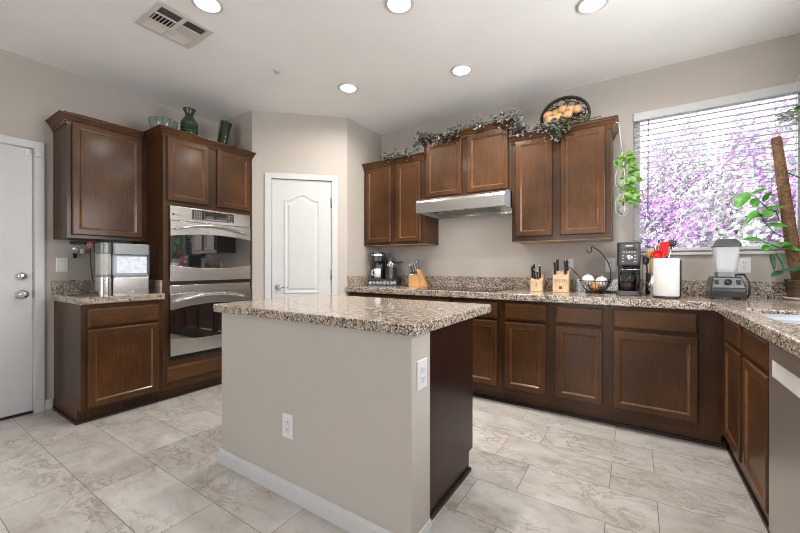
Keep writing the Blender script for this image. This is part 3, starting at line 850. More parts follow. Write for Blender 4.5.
t = thing('smoke_sensor', 'tiny round sprinkler head on the bare ceiling between two lights', 'sprinkler', (1.458, -1.64, H - .03))
MB().lathe([(.034, .0295), (.032, .024), (.012, .021), (.010, .010), (.006, .008)], (1.458, -1.64, H - .03), 20).build('escutcheon', CREAM, t)
MB().lathe([(.016, .002), (.016, .0), (.004, 0)], (1.458, -1.64, H - .024), 12).build('deflector', CHROME, t)
#@@PART2
# ------------------------------------------------------------------ window blind and the garden seen through it
t = thing('window_blind', 'white horizontal slatted blind covering the window', 'blind', (4.39, .03, WZ0))
BX0, BX1 = WX0 + .008, WX1 - .008
m = MB(); m.loops([[(x, y, z) for y, z in ((-.012, 2.332), (-.016, 2.338), (-.016, 2.392), (-.010, 2.399), (.0, 2.399), (.0, 2.332))] for x in (WX0 + .002, WX1 - .002)])
m.build('valance', WHITE, t)
MB().box(BX0, BX1, .004, .058, 2.345, 2.395).build('headrail', WHITE, t)
SLAT, nt_, b_s = new('blind_slat')
b_s.inputs['Base Color'].default_value = (.88, .88, .90, 1); b_s.inputs['Roughness'].default_value = .4
tl_ = nt_.nodes.new('ShaderNodeBsdfTranslucent'); tl_.inputs[0].default_value = (.92, .92, .95, 1)
mx_ = nt_.nodes.new('ShaderNodeMixShader'); mx_.inputs[0].default_value = .6
nt_.links.new(b_s.outputs[0], mx_.inputs[1]); nt_.links.new(tl_.outputs[0], mx_.inputs[2])
nt_.links.new(mx_.outputs[0], nt_.nodes['Material Output'].inputs[0])
m = MB(); z = 1.318; n = 0
while z < 2.335:
    a = math.radians(4); c_, s_ = math.cos(a) * .025, math.sin(a) * .025
    m.loops([[(x, .031 + k * c_, z + k * s_ + q) for k, q in ((-1, 0), (0, .0022), (1, 0), (1, .0012), (0, .0034), (-1, .0012))] for x in (BX0, BX1)])
    z += .0447; n += 1
m.build('slats', SLAT, t)
MB().box(BX0, BX1, .006, .056, 1.262, 1.287).build('bottom_rail', WHITE, t, bevel=.004)
for x in (3.925, 4.276, 4.733):
    m = MB()
    for y in (.0045, .0575): m.tube([(x, y, 1.287), (x, y, 2.345)], .0012, 4)
    m.build('ladder_cord', WHITE, t)
MB().tube([(3.985, -.004, 2.335), (3.985, -.006, 1.95), (3.985, -.006, 1.57)], .004, 6).build('tilt_wand', GREYP, t)
struct(MB().box(WX0 + .0005, WX1 - .0005, -.022, .080, WZ0 - .018, WZ0 - .0003 + .004).build('trim_4', WHITE, bevel=.004))

BR = leafmat('bougainvillea_bract', (.48, .15, .62), (.64, .32, .78), .6)
BLF = leafmat('hedge_leaf', (.34, .35, .35), (.46, .47, .47), .6)
def bush(cx, cy, rx, ry, h, nl, nf, label, zf):
    t = thing('flowering_bush', label, 'bush', (cx, cy, -.15))
    rnd = random.Random(int(cx * 100))
    def card(m, p, s):
        d = Vector((rnd.uniform(-1, 1), rnd.uniform(-1, 1), rnd.uniform(-.6, .6))).normalized(); u = d.orthogonal().normalized(); v = d.cross(u)
        p = Vector(p); m.add([p - u * s, p - v * s * .5 + d * s * .2, p + u * s, p + v * s * .5 + d * s * .2], [(0, 1, 2), (0, 2, 3)])
    def pt(k):
        while True:
            x, y, z = rnd.uniform(-1, 1), rnd.uniform(-1, 1), rnd.uniform(0, 1)
            r = math.sqrt(x * x + y * y)
            lump = .78 + .16 * math.sin(7 * x + 2) * math.cos(5 * y) + .1 * math.sin(17 * x)
            if z < lump * math.sqrt(max(0, 1 - r * r)) + .04 and (r > .35 or z > .45 or k): return (cx + rx * x, cy + ry * y, -.15 + h * z)
    m = MB()
    for i in range(nl): card(m, pt(1), .055)
    m.build('foliage', BLF, t, normals=False)
    m = MB(); cl = [pt(0) for _ in range(nf // 28)]
    for c in cl:
        if c[2] < zf and rnd.random() < .8: continue
        for k in range(28):
            card(m, (c[0] + rnd.gauss(0, .12), c[1] + rnd.gauss(0, .12), c[2] + rnd.gauss(0, .10)), .036)
    m.build('blossom', BR, t, normals=False)
    m = MB()
    for k in range(5):
        a = k * 1.26; m.tube([(cx + .1 * math.cos(a), cy + .1 * math.sin(a), -.15), (cx + rx * .3 * math.cos(a), cy + ry * .3 * math.sin(a), h * .35), (cx + rx * .5 * math.cos(a), cy + ry * .5 * math.sin(a), h * .6)], .03, 6, taper=[1, .7, .3])
    m.build('branches', STEM, t)
bush(5.35, 2.7, 1.3, .75, 3.6, 11000, 7000, 'taller purple flowering bush outside the right half of the window', 1.35)
bush(4.7, 5.0, 1.7, .62, 4.3, 15000, 9500, 'farther purple flowering bush outside the left half of the window', 1.5)

# ------------------------------------------------------------------ left worktop: ice maker, key rack
LZ = CZ - .004
t = thing('ice_maker', 'stainless steel countertop ice maker with a lit clear window and a side water tank', 'ice maker', (.40, -2.36, LZ))
def rb(x0, x1, y0, y1, z0, z1, r):
    pts = lambda z: [(q[0], q[1], z) for q in rounded(x0, x1, y0, y1, r, z)]
    return MB().loops([pts(z0), pts(z1)])
MY0, MY1 = -2.447, -2.200
rb(.27, .575, MY0, MY1, LZ, LZ + .135, .012).build('base_section', STEELR, t, bevel=.003)
rb(.27, .57, MY0, MY1, LZ + .1355, LZ + .155, .012).build('band', GREYP, t)
rb(.27, .55, MY0 + .004, MY1 - .004, LZ + .1555, LZ + .312, .008).build('ice_chamber', plain('chamber', (.60, .62, .66), .3), t)
MB().box(.5505, .574, MY0 + .006, MY1 - .002, LZ + .160, LZ + .310).build('clear_drawer', CLEAR, t, bevel=.004)
ICE, nt_, b_s = new('lit_ice')
v_ = nt_.nodes.new('ShaderNodeTexVoronoi'); v_.inputs['Scale'].default_value = 34; nt_.links.new(coords(nt_), v_.inputs['Vector'])
nt_.links.new(ramp(nt_, v_.outputs['Distance'], [(.1, (.92, .95, 1.0)), (.9, (.50, .54, .62))]), b_s.inputs['Emission Color'])
b_s.inputs['Emission Strength'].default_value = .62; b_s.inputs['Base Color'].default_value = (.5, .52, .56, 1)
MB().box(.551, .556, MY0 + .030, MY1 - .016, LZ + .168, LZ + .298).build('lit_window', ICE, t)
rb(.27, .578, MY0 - .001, MY1 + .001, LZ + .3125, LZ + .398, .014).build('lid', GREYP, t, bevel=.003)
MB().tube([(.580, -2.345, LZ + .012), (.590, -2.335, LZ + .020), (.590, -2.31, LZ + .022), (.580, -2.30, LZ + .014)], .003, 6).build('scoop_rest', CHROME, t)
TX, TY = .545, -2.504
def rt(z0, z1, i): return MB().loops([[(q[0], q[1], z) for q in rounded(.45 + i, .588 - i, -2.528 + i, -2.452 - i, .032, z)] for z in (z0, z1)])
rt(LZ, LZ + .140, 0).build('tank_base', STEELR, t, bevel=.002)
rt(LZ + .1405, LZ + .160, .001).build('tank_band', GREYP, t)
rt(LZ + .1605, LZ + .316, .002).build('water_tank', plain('frosted_tank', (.50, .49, .46), .25, Transmission_Weight=.2), t)
rt(LZ + .3165, LZ + .398, 0).build('tank_lid', GREYP, t, bevel=.003)

t = thing('key_rack', 'narrow dark wood key rack on the wall left of the ice maker', 'key rack', (.008, -2.44, 1.318))
MB().box(.0005, .016, -2.552, -2.352, 1.318, 1.346).build('rail', WDARK, t, bevel=.002)
for y in (-2.525, -2.475, -2.425, -2.385):
    MB().tube([(.016, y, 1.330), (.026, y, 1.328), (.030, y, 1.320), (.028, y, 1.314), (.022, y, 1.312)], .0018, 6).build('hook', CHROME, t)
t = thing('key_bunch', 'bunch of keys with a black fob on the leftmost hook of the rack', 'keys', (.026, -2.525, 1.20))
MB().tube([(.026, -2.525 + .012 * math.sin(a), 1.302 + .012 * math.cos(a)) for a in [k * PI / 6 for k in range(12)]], .0012, 5, closed=True).build('ring', CHROME, t)
MB().box(.020, .030, -2.537, -2.512, 1.205, 1.245).build('fob', BLACK, t, bevel=.004)
for dy, dz in ((-.006, 0), (.006, -.006)):
    m = MB(); m.lathe([(.010, 0), (.010, .002)], (0, 0, 0), 12); m.v = [(.024 + p[2] + (.003 if dy > 0 else 0), -2.525 + dy + p[0], 1.280 + dz + p[1]) for p in m.v]
    m.box(.024 + (.003 if dy > 0 else 0), .026 + (.003 if dy > 0 else 0), -2.528 + dy, -2.522 + dy, 1.246 + dz, 1.272 + dz); m.build('key', CHROME, t)
t = thing('key_tag', 'white oval key tag hanging on the rack beside the key bunch', 'key tag', (.026, -2.475, 1.235))
MB().ball((.026, -2.475, 1.262), .02, (.35, .9, 1.25)).build('tag', WPLAST, t)
MB().tube([(.0260, -2.475, 1.286), (.0275, -2.475, 1.315)], .0012, 5).build('loop', CHROME, t)
t = thing('flower_ornament', 'pink flower ornament with a long dark stem hanging from the key rack', 'ornament', (.03, -2.43, 1.03))
m = MB()
for k in range(7):
    a = k * 2 * PI / 7; m.ball((.036, -2.428 + .016 * math.cos(a), 1.318 + .016 * math.sin(a)), .013, (.6, 1, 1), 8, 6)
m.build('petals', plain('pink_petals', (.62, .20, .20), .6), t)
MB().ball((.046, -2.428, 1.318), .008).build('centre', plain('flower_centre', (.75, .55, .45), .6), t)
MB().tube([(.034, -2.428, 1.30), (.026, -2.426, 1.20), (.022, -2.416, 1.10), (.030, -2.41, 1.025)], .004, 6).build('stem', DGREY, t)
t = thing('hanging_strap', 'black looped strap hanging on the rack close to the ice maker', 'strap', (.028, -2.385, 1.24))
MB().tube([(.028, -2.393, 1.318), (.030, -2.398, 1.27), (.030, -2.385, 1.245), (.030, -2.372, 1.27), (.028, -2.379, 1.318)], .006, 8).build('loop', BLACK, t)
t = thing('small_dish', 'low glass dish lying on the granite left of the ice maker', 'dish', (.30, -2.59, LZ))
MB().lathe([(.03, 0), (.052, .006), (.060, .020), (.057, .020), (.049, .009), (.02, .004)], (.30, -2.595, LZ), 24).build('bowl', PALEGL, t)

# ------------------------------------------------------------------ glassware on the tall cabinet
GZ = 2.2505
t = thing('glass_bowl', 'pale green faceted glass bowl at the left end of the tall cabinet top', 'bowl', (.42, -2.03, GZ))
pr = [(.045, 0), (.060, .01), (.085, .06), (.104, .12), (.112, .165), (.107, .165), (.098, .12), (.078, .062), (.05, .016), (.01, .012)]
MB().lathe(pr, (.42, -2.03, GZ), 14).build('bowl', PALEGL, t)
m = MB()
for k in range(14):
    a = k * 2 * PI / 14
    m.tube([(.42 + r * math.cos(a), -2.03 + r * math.sin(a), GZ + z) for r, z in ((.0605, .01), (.0855, .06), (.1045, .12), (.1125, .16))], .004, 5)
m.build('ribs', PALEGL, t)
t = thing('glass_vase', 'dark green ribbed glass vase in the middle of the tall cabinet top', 'vase', (.45, -1.826, GZ))
pr = [(.045, 0), (.055, .02), (.062, .09), (.066, .15), (.074, .155), (.074, .163), (.060, .172), (.066, .205), (.070, .212), (.062, .222), (.050, .245), (.034, .265), (.034, .285), (.050, .325), (.054, .335), (.050, .335), (.028, .285), (.028, .265), (.052, .20), (.052, .03), (.01, .015)]
MB().lathe(pr, (.45, -1.826, GZ), 24).build('body', plain('dark_green_glass', (.035, .065, .028), .06, var=.3, Alpha=.82), t)
m = MB()
for k, (z, r) in enumerate(((.10, .066), (.13, .068), (.19, .066))):
    m.tube([(.45 + r * math.cos(a), -1.826 + r * math.sin(a), GZ + z + .006 * math.sin(3 * a)) for a in [q * PI / 12 for q in range(24)]], .006, 6, closed=True)
m.build('bands', plain('vase_bands', (.06, .10, .045), .08), t)
t = thing('glass_tumbler', 'tall plain dark green glass at the right end of the tall cabinet top', 'tumbler', (.45, -1.535, GZ + .004), rot=(math.radians(-12), 0, 0))
MB().lathe([(.038, 0), (.042, .01), (.046, .12), (.052, .315), (.054, .32), (.050, .32), (.042, .12), (.036, .02), (.01, .016)], (0, 0, .008), 24).build('body', plain('deep_green_glass', (.022, .045, .018), .06, var=.3, Alpha=.82), t)
MB().lathe([(.053, .312), (.056, .316), (.056, .322), (.050, .324)], (0, 0, .008), 24, close=False).build('rim', plain('green_rim', (.06, .10, .05), .08), t)

# ------------------------------------------------------------------ ivy and tray above the back wall cabinets
def leaf(m, p, d, up, L, wd, fold=.25):
    d = d.normalized(); s_ = d.cross(up); s_ = s_.normalized() if s_.length > 1e-4 else d.orthogonal().normalized(); n_ = s_.cross(d)
    def q(a, b_, c): return p + d * (a * L) + s_ * (b_ * wd) + n_ * (c * L)
    m.add([q(0, 0, 0), q(.25, .5, fold * .4), q(.6, .42, fold * .3), q(1, 0, -.12), q(.6, -.42, fold * .3), q(.25, -.5, fold * .4), q(.5, 0, 0)],
          [(0, 1, 6), (1, 2, 6), (2, 3, 6), (3, 4, 6), (4, 5, 6), (5, 0, 6)], True)
def garland(name, label, pts, path, mats, seed, per=26):
    t = thing(name, label, 'garland', (path[len(path) // 2][0], -.37, path[len(path) // 2][1]))
    rnd = random.Random(seed)
    MB().tube([(x, y, z) for x, z, y in path], .004, 5).build('stem', STEM, t)
    ms = [MB() for _ in mats]
    for (x, z, k) in pts:
        m = ms[k]
        for i in range(per):
            p = Vector((x + rnd.gauss(0, .030), -.392 + rnd.uniform(-.03, .05), z + rnd.gauss(0, .022)))
            d = Vector((rnd.uniform(-1, 1), rnd.uniform(-1.2, .2), rnd.uniform(-.9, .9)))
            leaf(m, p, d, Vector((rnd.uniform(-.3, .3), rnd.uniform(-1, 0), 1)), rnd.uniform(.024, .038), rnd.uniform(.020, .030))
    for m, (nm, mt) in zip(ms, mats):
        if m.v: m.build(nm, mt, t, normals=False)
    return t
YC = -.383
garland('ivy_garland', 'dusty grey-green ivy garland climbing from the left wall cabinet up over the hood cabinet',
        [(x, z, 0) for x, z in ((1.617, 2.305), (1.67, 2.31), (1.722, 2.312), (1.78, 2.305), (1.824, 2.305), (1.90, 2.30), (1.935, 2.300), (2.02, 2.322), (2.055, 2.363), (2.06, 2.40), (2.079, 2.435), (2.12, 2.44), (2.159, 2.43), (2.20, 2.44), (2.249, 2.42), (2.29, 2.39), (2.326, 2.375), (2.37, 2.39), (2.401, 2.40), (2.44, 2.43), (2.474, 2.425), (2.525, 2.445), (2.684, 2.46), (2.69, 2.43), (2.862, 2.455), (2.91, 2.462), (2.93, 2.42))],
        [(1.58, 2.300, YC), (1.75, 2.302, YC), (1.95, 2.300, YC), (2.05, 2.33, -.39), (2.06, 2.43, -.39), (2.15, 2.444, YC), (2.35, 2.43, -.39), (2.55, 2.444, YC), (2.75, 2.444, YC), (2.95, 2.444, YC)], [('leaves', IVY)], 3, 20)
garland('ivy_garland', 'greener ivy garland trailing over the right wall cabinet in front of the wicker tray',
        [(x, z, k) for x, z, k in ((3.01, 2.43, 0), (3.03, 2.475, 0), (3.05, 2.40, 0), (3.064, 2.345, 0), (3.09, 2.31, 0), (3.035, 2.345, 0), (3.172, 2.297, 0), (3.236, 2.31, 0), (3.292, 2.300, 0), (3.32, 2.27, 0), (3.346, 2.265, 0), (3.38, 2.245, 0), (3.392, 2.233, 1), (3.354, 2.318, 0), (3.422, 2.265, 1), (3.42, 2.31, 1), (3.451, 2.290, 1), (3.535, 2.306, 1), (3.352, 2.20, 0))],
        [(3.00, 2.444, YC), (3.04, 2.42, -.39), (3.06, 2.32, -.39), (3.10, 2.294, YC), (3.25, 2.294, YC), (3.36, 2.270, -.39), (3.45, 2.286, -.39), (3.68, 2.294, YC)], [('leaves', IVY), ('fresh_leaves', IVYG)], 5, 18)
# oval wicker tray standing against the wall
DW = plain('dark_wicker', (.030, .018, .012), .7)
t = thing('wicker_tray', 'dark oval open-weave wicker tray standing on the right wall cabinet', 'tray', (3.395, -.17, 2.2505), rot=(math.radians(12), 0, 0))
a_, b_ = .190, .155
el = lambda k, r=1.0, y=0.0: (a_ * r * math.cos(k), y, .165 + b_ * r * math.sin(k))
m = MB()
for r, y in ((1, -.03), (1.0, -.018), (.97, 0)): m.tube([el(k * PI / 20, r, y) for k in range(40)], .009, 6, closed=True)
m.build('rim', DW, t)
m = MB(); rnd = random.Random(2)
for i in range(46):
    c = (rnd.uniform(-.75, .75), rnd.uniform(-.75, .75)); r = rnd.uniform(.16, .34)
    pts = []
    for k in range(14):
        x, z = c[0] + r * math.cos(k * 2 * PI / 14), c[1] + r * math.sin(k * 2 * PI / 14)
        q = math.hypot(x, z)
        if q > .98: x, z = x / q * .98, z / q * .98
        pts.append((a_ * x, rnd.uniform(-.004, .004), .165 + b_ * z))
    m.tube(pts, .0035, 5, closed=True)
m.build('weave', DW, t)
PEACH = plain('dried_gourd', (.62, .36, .17), .55, var=.25, scale=20)
for x, z, r, y in ((3.270, 2.437, .042, -.245), (3.325, 2.449, .044, -.215), (3.385, 2.466, .044, -.23), (3.440, 2.452, .042, -.24), (3.492, 2.443, .038, -.245), (3.352, 2.392, .044, -.278), (3.292, 2.378, .036, -.295), (3.43, 2.395, .036, -.29)):
    t = thing('dried_gourd', 'peach coloured dried gourd resting in front of the dark wicker tray', 'gourd', (x, y, z - r * .9), 'peach gourds at the wicker tray')
    MB().ball((x, y, z), r, (1, .95, .92), 16, 10).build('body', PEACH, t)
    MB().tube([(x, y, z + r * .88), (x + .003, y - .004, z + r * .88 + .012)], .004, 6).build('stalk', STEM, t)

# macrame hanger on the side of the right wall cabinet
CORD = plain('white_cotton', (.72, .70, .66), .8)
t = thing('hanging_planter', 'two-tier white macrame hanger with leafy glass pots beside the window', 'planter', (3.815, -.26, 1.53))
HXc, HYc = 3.812, -.262
m = MB(); m.tube([(3.79, -.30, 2.252), (3.793, -.295, 2.215), (3.80, -.28, 2.15), (HXc, HYc, 2.03)], .004, 6)
for k in range(4):
    a = k * PI / 2 + .4; R_ = .048
    m.tube([(HXc, HYc, 2.03), (HXc + .6 * R_ * math.cos(a), HYc + .6 * R_ * math.sin(a), 1.92), (HXc + R_ * math.cos(a), HYc + R_ * math.sin(a), 1.835), (HXc + R_ * math.cos(a), HYc + R_ * math.sin(a), 1.78), (HXc + .2 * R_ * math.cos(a), HYc + .2 * R_ * math.sin(a), 1.735), (HXc, HYc, 1.725)], .0025, 5)
    m.tube([(HXc, HYc, 1.725), (HXc + R_ * math.cos(a), HYc + R_ * math.sin(a), 1.64), (HXc + R_ * math.cos(a), HYc + R_ * math.sin(a), 1.57), (HXc + .2 * R_ * math.cos(a), HYc + .2 * R_ * math.sin(a), 1.532), (HXc, HYc, 1.526)], .0025, 5)
m.build('cord', CORD, t)
MB().tube([(3.745, -.30, 2.252), (3.79, -.30, 2.252)], .004, 6).build('hook', CHROME, t)
for z in (1.745, 1.545):
    MB().lathe([(.014, 0), (.028, .010), (.036, .032), (.034, .055), (.026, .066), (.022, .066), (.030, .052), (.033, .032), (.026, .013), (.01, .005)], (HXc, HYc, z), 20).build('pot', POTGL, t)
    MB().ball((HXc, HYc, z + .030), .028, (1, 1, .75)).build('moss', plain('pot_moss', (.12, .10, .07), .9), t)
    m = MB(); rnd = random.Random(int(z * 1000)); g = MB()
    top = .19 if z < 1.7 else .21
    for i in range(44):
        a = rnd.uniform(-2.4, .9); h_ = rnd.uniform(-.02, top) ** 1.0; ro = rnd.uniform(.02, .085) * (1 - .5 * max(0, h_) / top)
        p = Vector((HXc + .018 + ro * math.cos(a), HYc + ro * math.sin(a), z + .065 + h_))
        if i % 4 == 0: g.tube([(HXc, HYc, z + .05), tuple((Vector((HXc, HYc, z + .05)) + p) / 2 + Vector((0, 0, .015))), tuple(p)], .0015, 4)
        leaf(m, p, Vector((math.cos(a) + .3, math.sin(a) * .5 - .1, rnd.uniform(-.9, .6))), Vector((0, -1, .6)), rnd.uniform(.038, .058), rnd.uniform(.034, .05))
    m.build('leaves', LEAFY, t, normals=False); g.build('stems', STEM, t)

# ------------------------------------------------------------------ back worktop, left to right
# coffee pod drawer with the pod coffee maker and its accessories on it
t = thing('pod_drawer', 'low black storage drawer with coffee pods behind its clear front, under the coffee maker', 'drawer', (1.520, -.225, CZ + .0005), rot=math.radians(25))
MB().box(-.165, .165, -.14, .15, 0, .010).build('base', BLACK, t)
MB().box(-.165, .165, -.14, .15, .060, .072).build('top', BLACK, t, bevel=.002)
for x in (-.165, .159): MB().box(x, x + .006, -.14, .15, .0105, .0595).build('side', BLACK, t)
MB().box(-.158, .158, .14, .15, .0105, .0595).build('back', BLACK, t)
MB().box(-.158, .158, -.140, -.137, .0105, .0595).build('clear_front', CLEAR, t)
POD = plain('foil_pod', (.62, .62, .60), .45, .0)
for k in range(8):
    m = MB(); m.M = Matrix.Translation((-.136 + k * .0388, -.112, .035)) @ Matrix.Rotation(PI / 2, 4, 'X'); m.lathe([(.012, -.018), (.018, .012), (.0192, .013), (.0192, .015), (.002, .015)], n=14); m.v = [(q[0], q[1], .035 + (q[2] - .035) * 1.2) for q in m.v]
    m.build('pod', POD, t)
PZ_ = CZ + .0005 + .0725
rz = math.radians(25); R2 = lambda x, y: (1.520 + x * math.cos(rz) - y * math.sin(rz), -.225 + x * math.sin(rz) + y * math.cos(rz))
x, y = R2(-.070, .0)
t = thing('coffee_maker', 'black and silver single cup coffee maker on the pod drawer', 'coffee maker', (x, y, PZ_), rot=rz)
MB().loops([[(q[0], q[1], z) for q in rounded(-.062, .062, -.11, .12, .03, z)] for z in (.0005, .018)]).build('base', BLACK, t)
MB().loops([[(q[0], q[1], z) for q in rounded(-.062, .062, .02, .12, .03, z)] for z in (.0185, .19)]).build('column', BLACK, t)
MB().loops([[(q[0], q[1], z) for q in rounded(-.066 + i, .066 - i, -.105 + i, .122 - i, .045, z)] for z, i in ((.1905, .012), (.205, 0), (.285, 0), (.30, .008))]).build('brew_head', BLACK, t)
MB().loops([[(q[0], q[1], z) for q in rounded(-.068, .068, -.107, .124, .045, z)] for z in (.262, .280)]).build('silver_band', CHROME, t)
MB().lathe([(.018, .165), (.022, .175), (.022, .190), (.018, .190)], (0, -.05, 0), 16).build('spout', DGREY, t)
x, y = R2(-.070, -.055)
t = thing('white_mug', 'white mug standing under the spout of the single cup coffee maker', 'mug', (x, y, PZ_ + .0185), rot=rz)
MB().lathe([(.032, 0), (.038, .006), (.040, .10), (.037, .10), (.035, .008), (.005, .006)], (0, 0, 0), 24).build('cup', WPLAST, t)
MB().tube([(-.038, 0, .085), (-.058, 0, .080), (-.066, 0, .055), (-.058, 0, .028), (-.038, 0, .022)], .006, 8).build('handle', WPLAST, t)
x, y = R2(.075, -.015)
t = thing('milk_frother', 'black round milk frother on the right half of the pod drawer', 'frother', (x, y, PZ_), rot=rz)
MB().lathe([(.070, .0005), (.073, .004), (.073, .010), (.068, .014), (.068, .128), (.064, .132), (.05, .132)], (0, 0, 0), 28).build('body', BLACK, t)
MB().lathe([(.050, .1325), (.052, .136), (.052, .140), (.02, .142)], (0, 0, 0), 28).build('ring', CHROME, t)
t = thing('milk_pan', 'small silver pan with a black handle sitting on the milk frother', 'pan', (x, y, PZ_ + .1425), rot=rz)
MB().lathe([(.050, 0), (.054, .003), (.055, .062), (.052, .062), (.051, .005), (.005, .004)], (0, 0, 0), 28).build('bowl', CHROME, t)
MB().tube([(.054, 0, .042), (.07, -.002, .044), (.135, -.010, .044)], .008, 8, taper=[.7, 1.1, 1]).build('handle', BLACK, t)
x, y = R2(.03, .112)
t = thing('water_canister', 'black upright canister behind the milk frother', 'canister', (x, y, PZ_), rot=rz)
MB().loops([[(q[0], q[1], z) for q in rounded(-.030, .045, -.035, .035, .02, z)] for z in (.0005, .225)]).build('body', BLACK, t)
MB().loops([[(q[0], q[1], z) for q in rounded(-.032, .047, -.037, .037, .02, z)] for z in (.2255, .242)]).build('lid', DGREY, t)
s = MB(); s.tube([(1.735, -.14, CZ + .0045), (1.775, -.11, CZ + .0045), (1.79, -.06, CZ + .02), (1.80, -.03, CZ + .06)], .004, 6)
solo(s, 'power_cable', BLACK, 'black power cord curling behind the golden wood knife block', 'cord')

def knife_handle(label, group, base, d, L, mat, w=.011, steelcap=True):
    d = Vector(d).normalized(); b0 = Vector(base)
    t = thing('kitchen_knife', label, 'knife', tuple(b0), group)
    u = d.orthogonal().normalized()
    MB().tube([tuple(b0 - d * .02), tuple(b0 + d * .012)], w * .8, 8).build('bolster', CHROME, t)
    MB().tube([tuple(b0 + d * (.0125 + L * k / 6)) for k in range(7)], w, 8, taper=[.8, 1, .95, .85, .95, 1.05, .9]).build('handle', mat, t)
    if steelcap: MB().tube([tuple(b0 + d * (.0128 + L)), tuple(b0 + d * (.019 + L))], w * .85, 8).build('end_cap', CHROME, t)
# leaning golden block
t = thing('knife_block', 'golden wood knife block with a slanted rear slab beside the coffee maker', 'knife block', (1.95, -.22, CZ + .0003), rot=math.radians(20))
m = MB(); m.loops([[(x, y, z) for x, z in ((-.085, 0), (.035, 0), (.012, .135), (-.085, .120))] for y in (-.065, .06)]); m.build('front_block', BAMBOO, t, bevel=.003)
m = MB(); m.loops([[(x, y, z) for x, z in ((.0365, .002), (.115, .002), (.030, .190), (-.004, .172), (.0140, .135))] for y in (-.062, .055)]); m.build('slanted_block', BAMBOO, t, bevel=.003)
STH = plain('steel_black_handle', (.16, .155, .15), .3, .5, var=.95, scale=90)
rk = math.radians(20); K = lambda x, y: (1.95 + x * math.cos(rk) - y * math.sin(rk), -.22 + x * math.sin(rk) + y * math.cos(rk))
for (x, y, z, L) in ((-.065, -.040, .124, .095), (-.065, .025, .124, .10), (-.035, -.035, .128, .105), (-.035, .025, .130, .115), (-.008, -.04, .133, .10), (.008, -.03, .178, .085), (.012, .025, .180, .09)):
    bx, by = K(x, y)
    knife_handle('steel handled knife standing in the golden wood knife block', 'knives in the golden wood block', (bx, by, CZ + z), (-.16 * math.cos(rk), -.16 * math.sin(rk) - .03, 1), L, STH, .0105)
# two pale blocks
def block(cx, cy, wd, dp, h0, h1, label, stamp):
    t = thing('knife_block', label, 'knife block', (cx, cy, CZ + .0003), rot=math.radians(3))
    m = MB(); m.loops([[(x, y, z) for y, z in ((-dp / 2, 0), (dp / 2, 0), (dp / 2 + .01, h1), (-.01, h1 - .012), (-dp / 2, h0))] for x in (-wd / 2, wd / 2)])
    m.build('block', PALEWOOD, t, bevel=.003)
    if stamp: MB().box(-.012, .012, -dp / 2 - .001, -dp / 2 - .0002, .028, .052).build('stamp', plain('burnt_stamp', (.10, .06, .04), .7), t)
    else: MB().box(-.004, .004, -dp / 2 - .001, -dp / 2 - .0002, .045, .075).build('stamp', plain('burnt_mark', (.28, .16, .08), .7), t)
    m = MB()
    if stamp:
        for k in range(6): m.box(-wd / 2 + .018 + k * .018, -wd / 2 + .021 + k * .018, -dp / 2 - .0008, -dp / 2 - .0002, .088, h0 - .006)
        m.build('steak_knife_slots', plain('slot_shadow', (.16, .09, .05), .8), t)
    return t
block(3.175, -.215, .100, .13, .095, .150, 'smaller pale wood knife block with black handles, no dark stamp', False)
block(3.372, -.215, .122, .15, .115, .190, 'larger pale wood knife block with a dark square stamp beside the wire basket', True)
for dx, dy, z, L in ((-.035, -.03, .10, .11), (-.012, -.05, .095, .085), (.030, -.03, .10, .115), (-.030, .02, .14, .085), (.012, -.05, .093, .07)):
    knife_handle('black handled knife standing in the small pale wood knife block', 'knives in the small pale block', (3.175 + dx, -.215 + dy, CZ + z), (0, -.22, 1), L, BLACK, .0095)
for dx, dy, z, L in ((-.045, -.035, .135, .115), (-.030, .0, .165, .105), (.036, -.03, .138, .12), (.045, .005, .17, .095)):
    knife_handle('black handled knife standing in the larger pale wood knife block', 'knives in the larger pale block', (3.372 + dx, -.215 + dy, CZ + z), (0, -.20, 1), L, BLACK, .0105)
# wire fruit basket with banana hook
WIRE = plain('bronze_wire', (.045, .030, .022), .4, .6)
FX, FY = 3.622, -.21
t = thing('wire_basket', 'round bronze wire fruit basket with a curved banana hook', 'basket', (FX, FY, CZ))
m = MB()
m.tube([(FX + .112 * math.cos(a), FY + .112 * math.sin(a), CZ + .102) for a in [k * PI / 18 for k in range(36)]], .004, 6, closed=True); m.build('rim', WIRE, t)
m = MB()
for k in range(26):
    a = k * 2 * PI / 26; m.tube([(FX + r * math.cos(a), FY + r * math.sin(a), CZ + z) for r, z in ((.110, .100), (.100, .065), (.080, .035), (.055, .014))], .0022, 5)
m.build('ribs', WIRE, t)
m = MB()
for r, z in ((.055, .012), (.068, .004)): m.tube([(FX + r * math.cos(a), FY + r * math.sin(a), CZ + z) for a in [k * PI / 12 for k in range(24)]], .004, 6, closed=True)
for k in range(3): a = k * 1.05; m.tube([(FX + .055 * math.cos(a), FY + .055 * math.sin(a), CZ + .012), (FX - .055 * math.cos(a), FY - .055 * math.sin(a), CZ + .012)], .0025, 5)
m.build('base_ring', WIRE, t)
MB().tube([(FX + .110, FY + .03, CZ + .102), (FX + .112, FY + .03, CZ + .19), (FX + .085, FY + .025, CZ + .27), (FX + .035, FY + .015, CZ + .34), (FX - .020, FY + .0, CZ + .385), (FX - .025, FY, CZ + .378), (FX - .022, FY, CZ + .345), (FX - .035, FY - .002, CZ + .332), (FX - .055, FY - .004, CZ + .338), (FX - .060, FY - .004, CZ + .355)], .0038, 8).build('banana_hook', WIRE, t)
ON = plain('white_onion', (.74, .71, .66), .4, var=.05)
def onion(x, y, z, r, label, mat):
    t = thing('onion', label, 'onion', (x, y, z - r))
    MB().ball((x, y, z), r, (1, 1, .92), 18, 12).build('bulb', mat, t)
    MB().tube([(x, y, z + r * .88), (x + .004, y, z + r * .88 + .012)], .005, 6, taper=[1, .4]).build('stalk', mat, t)
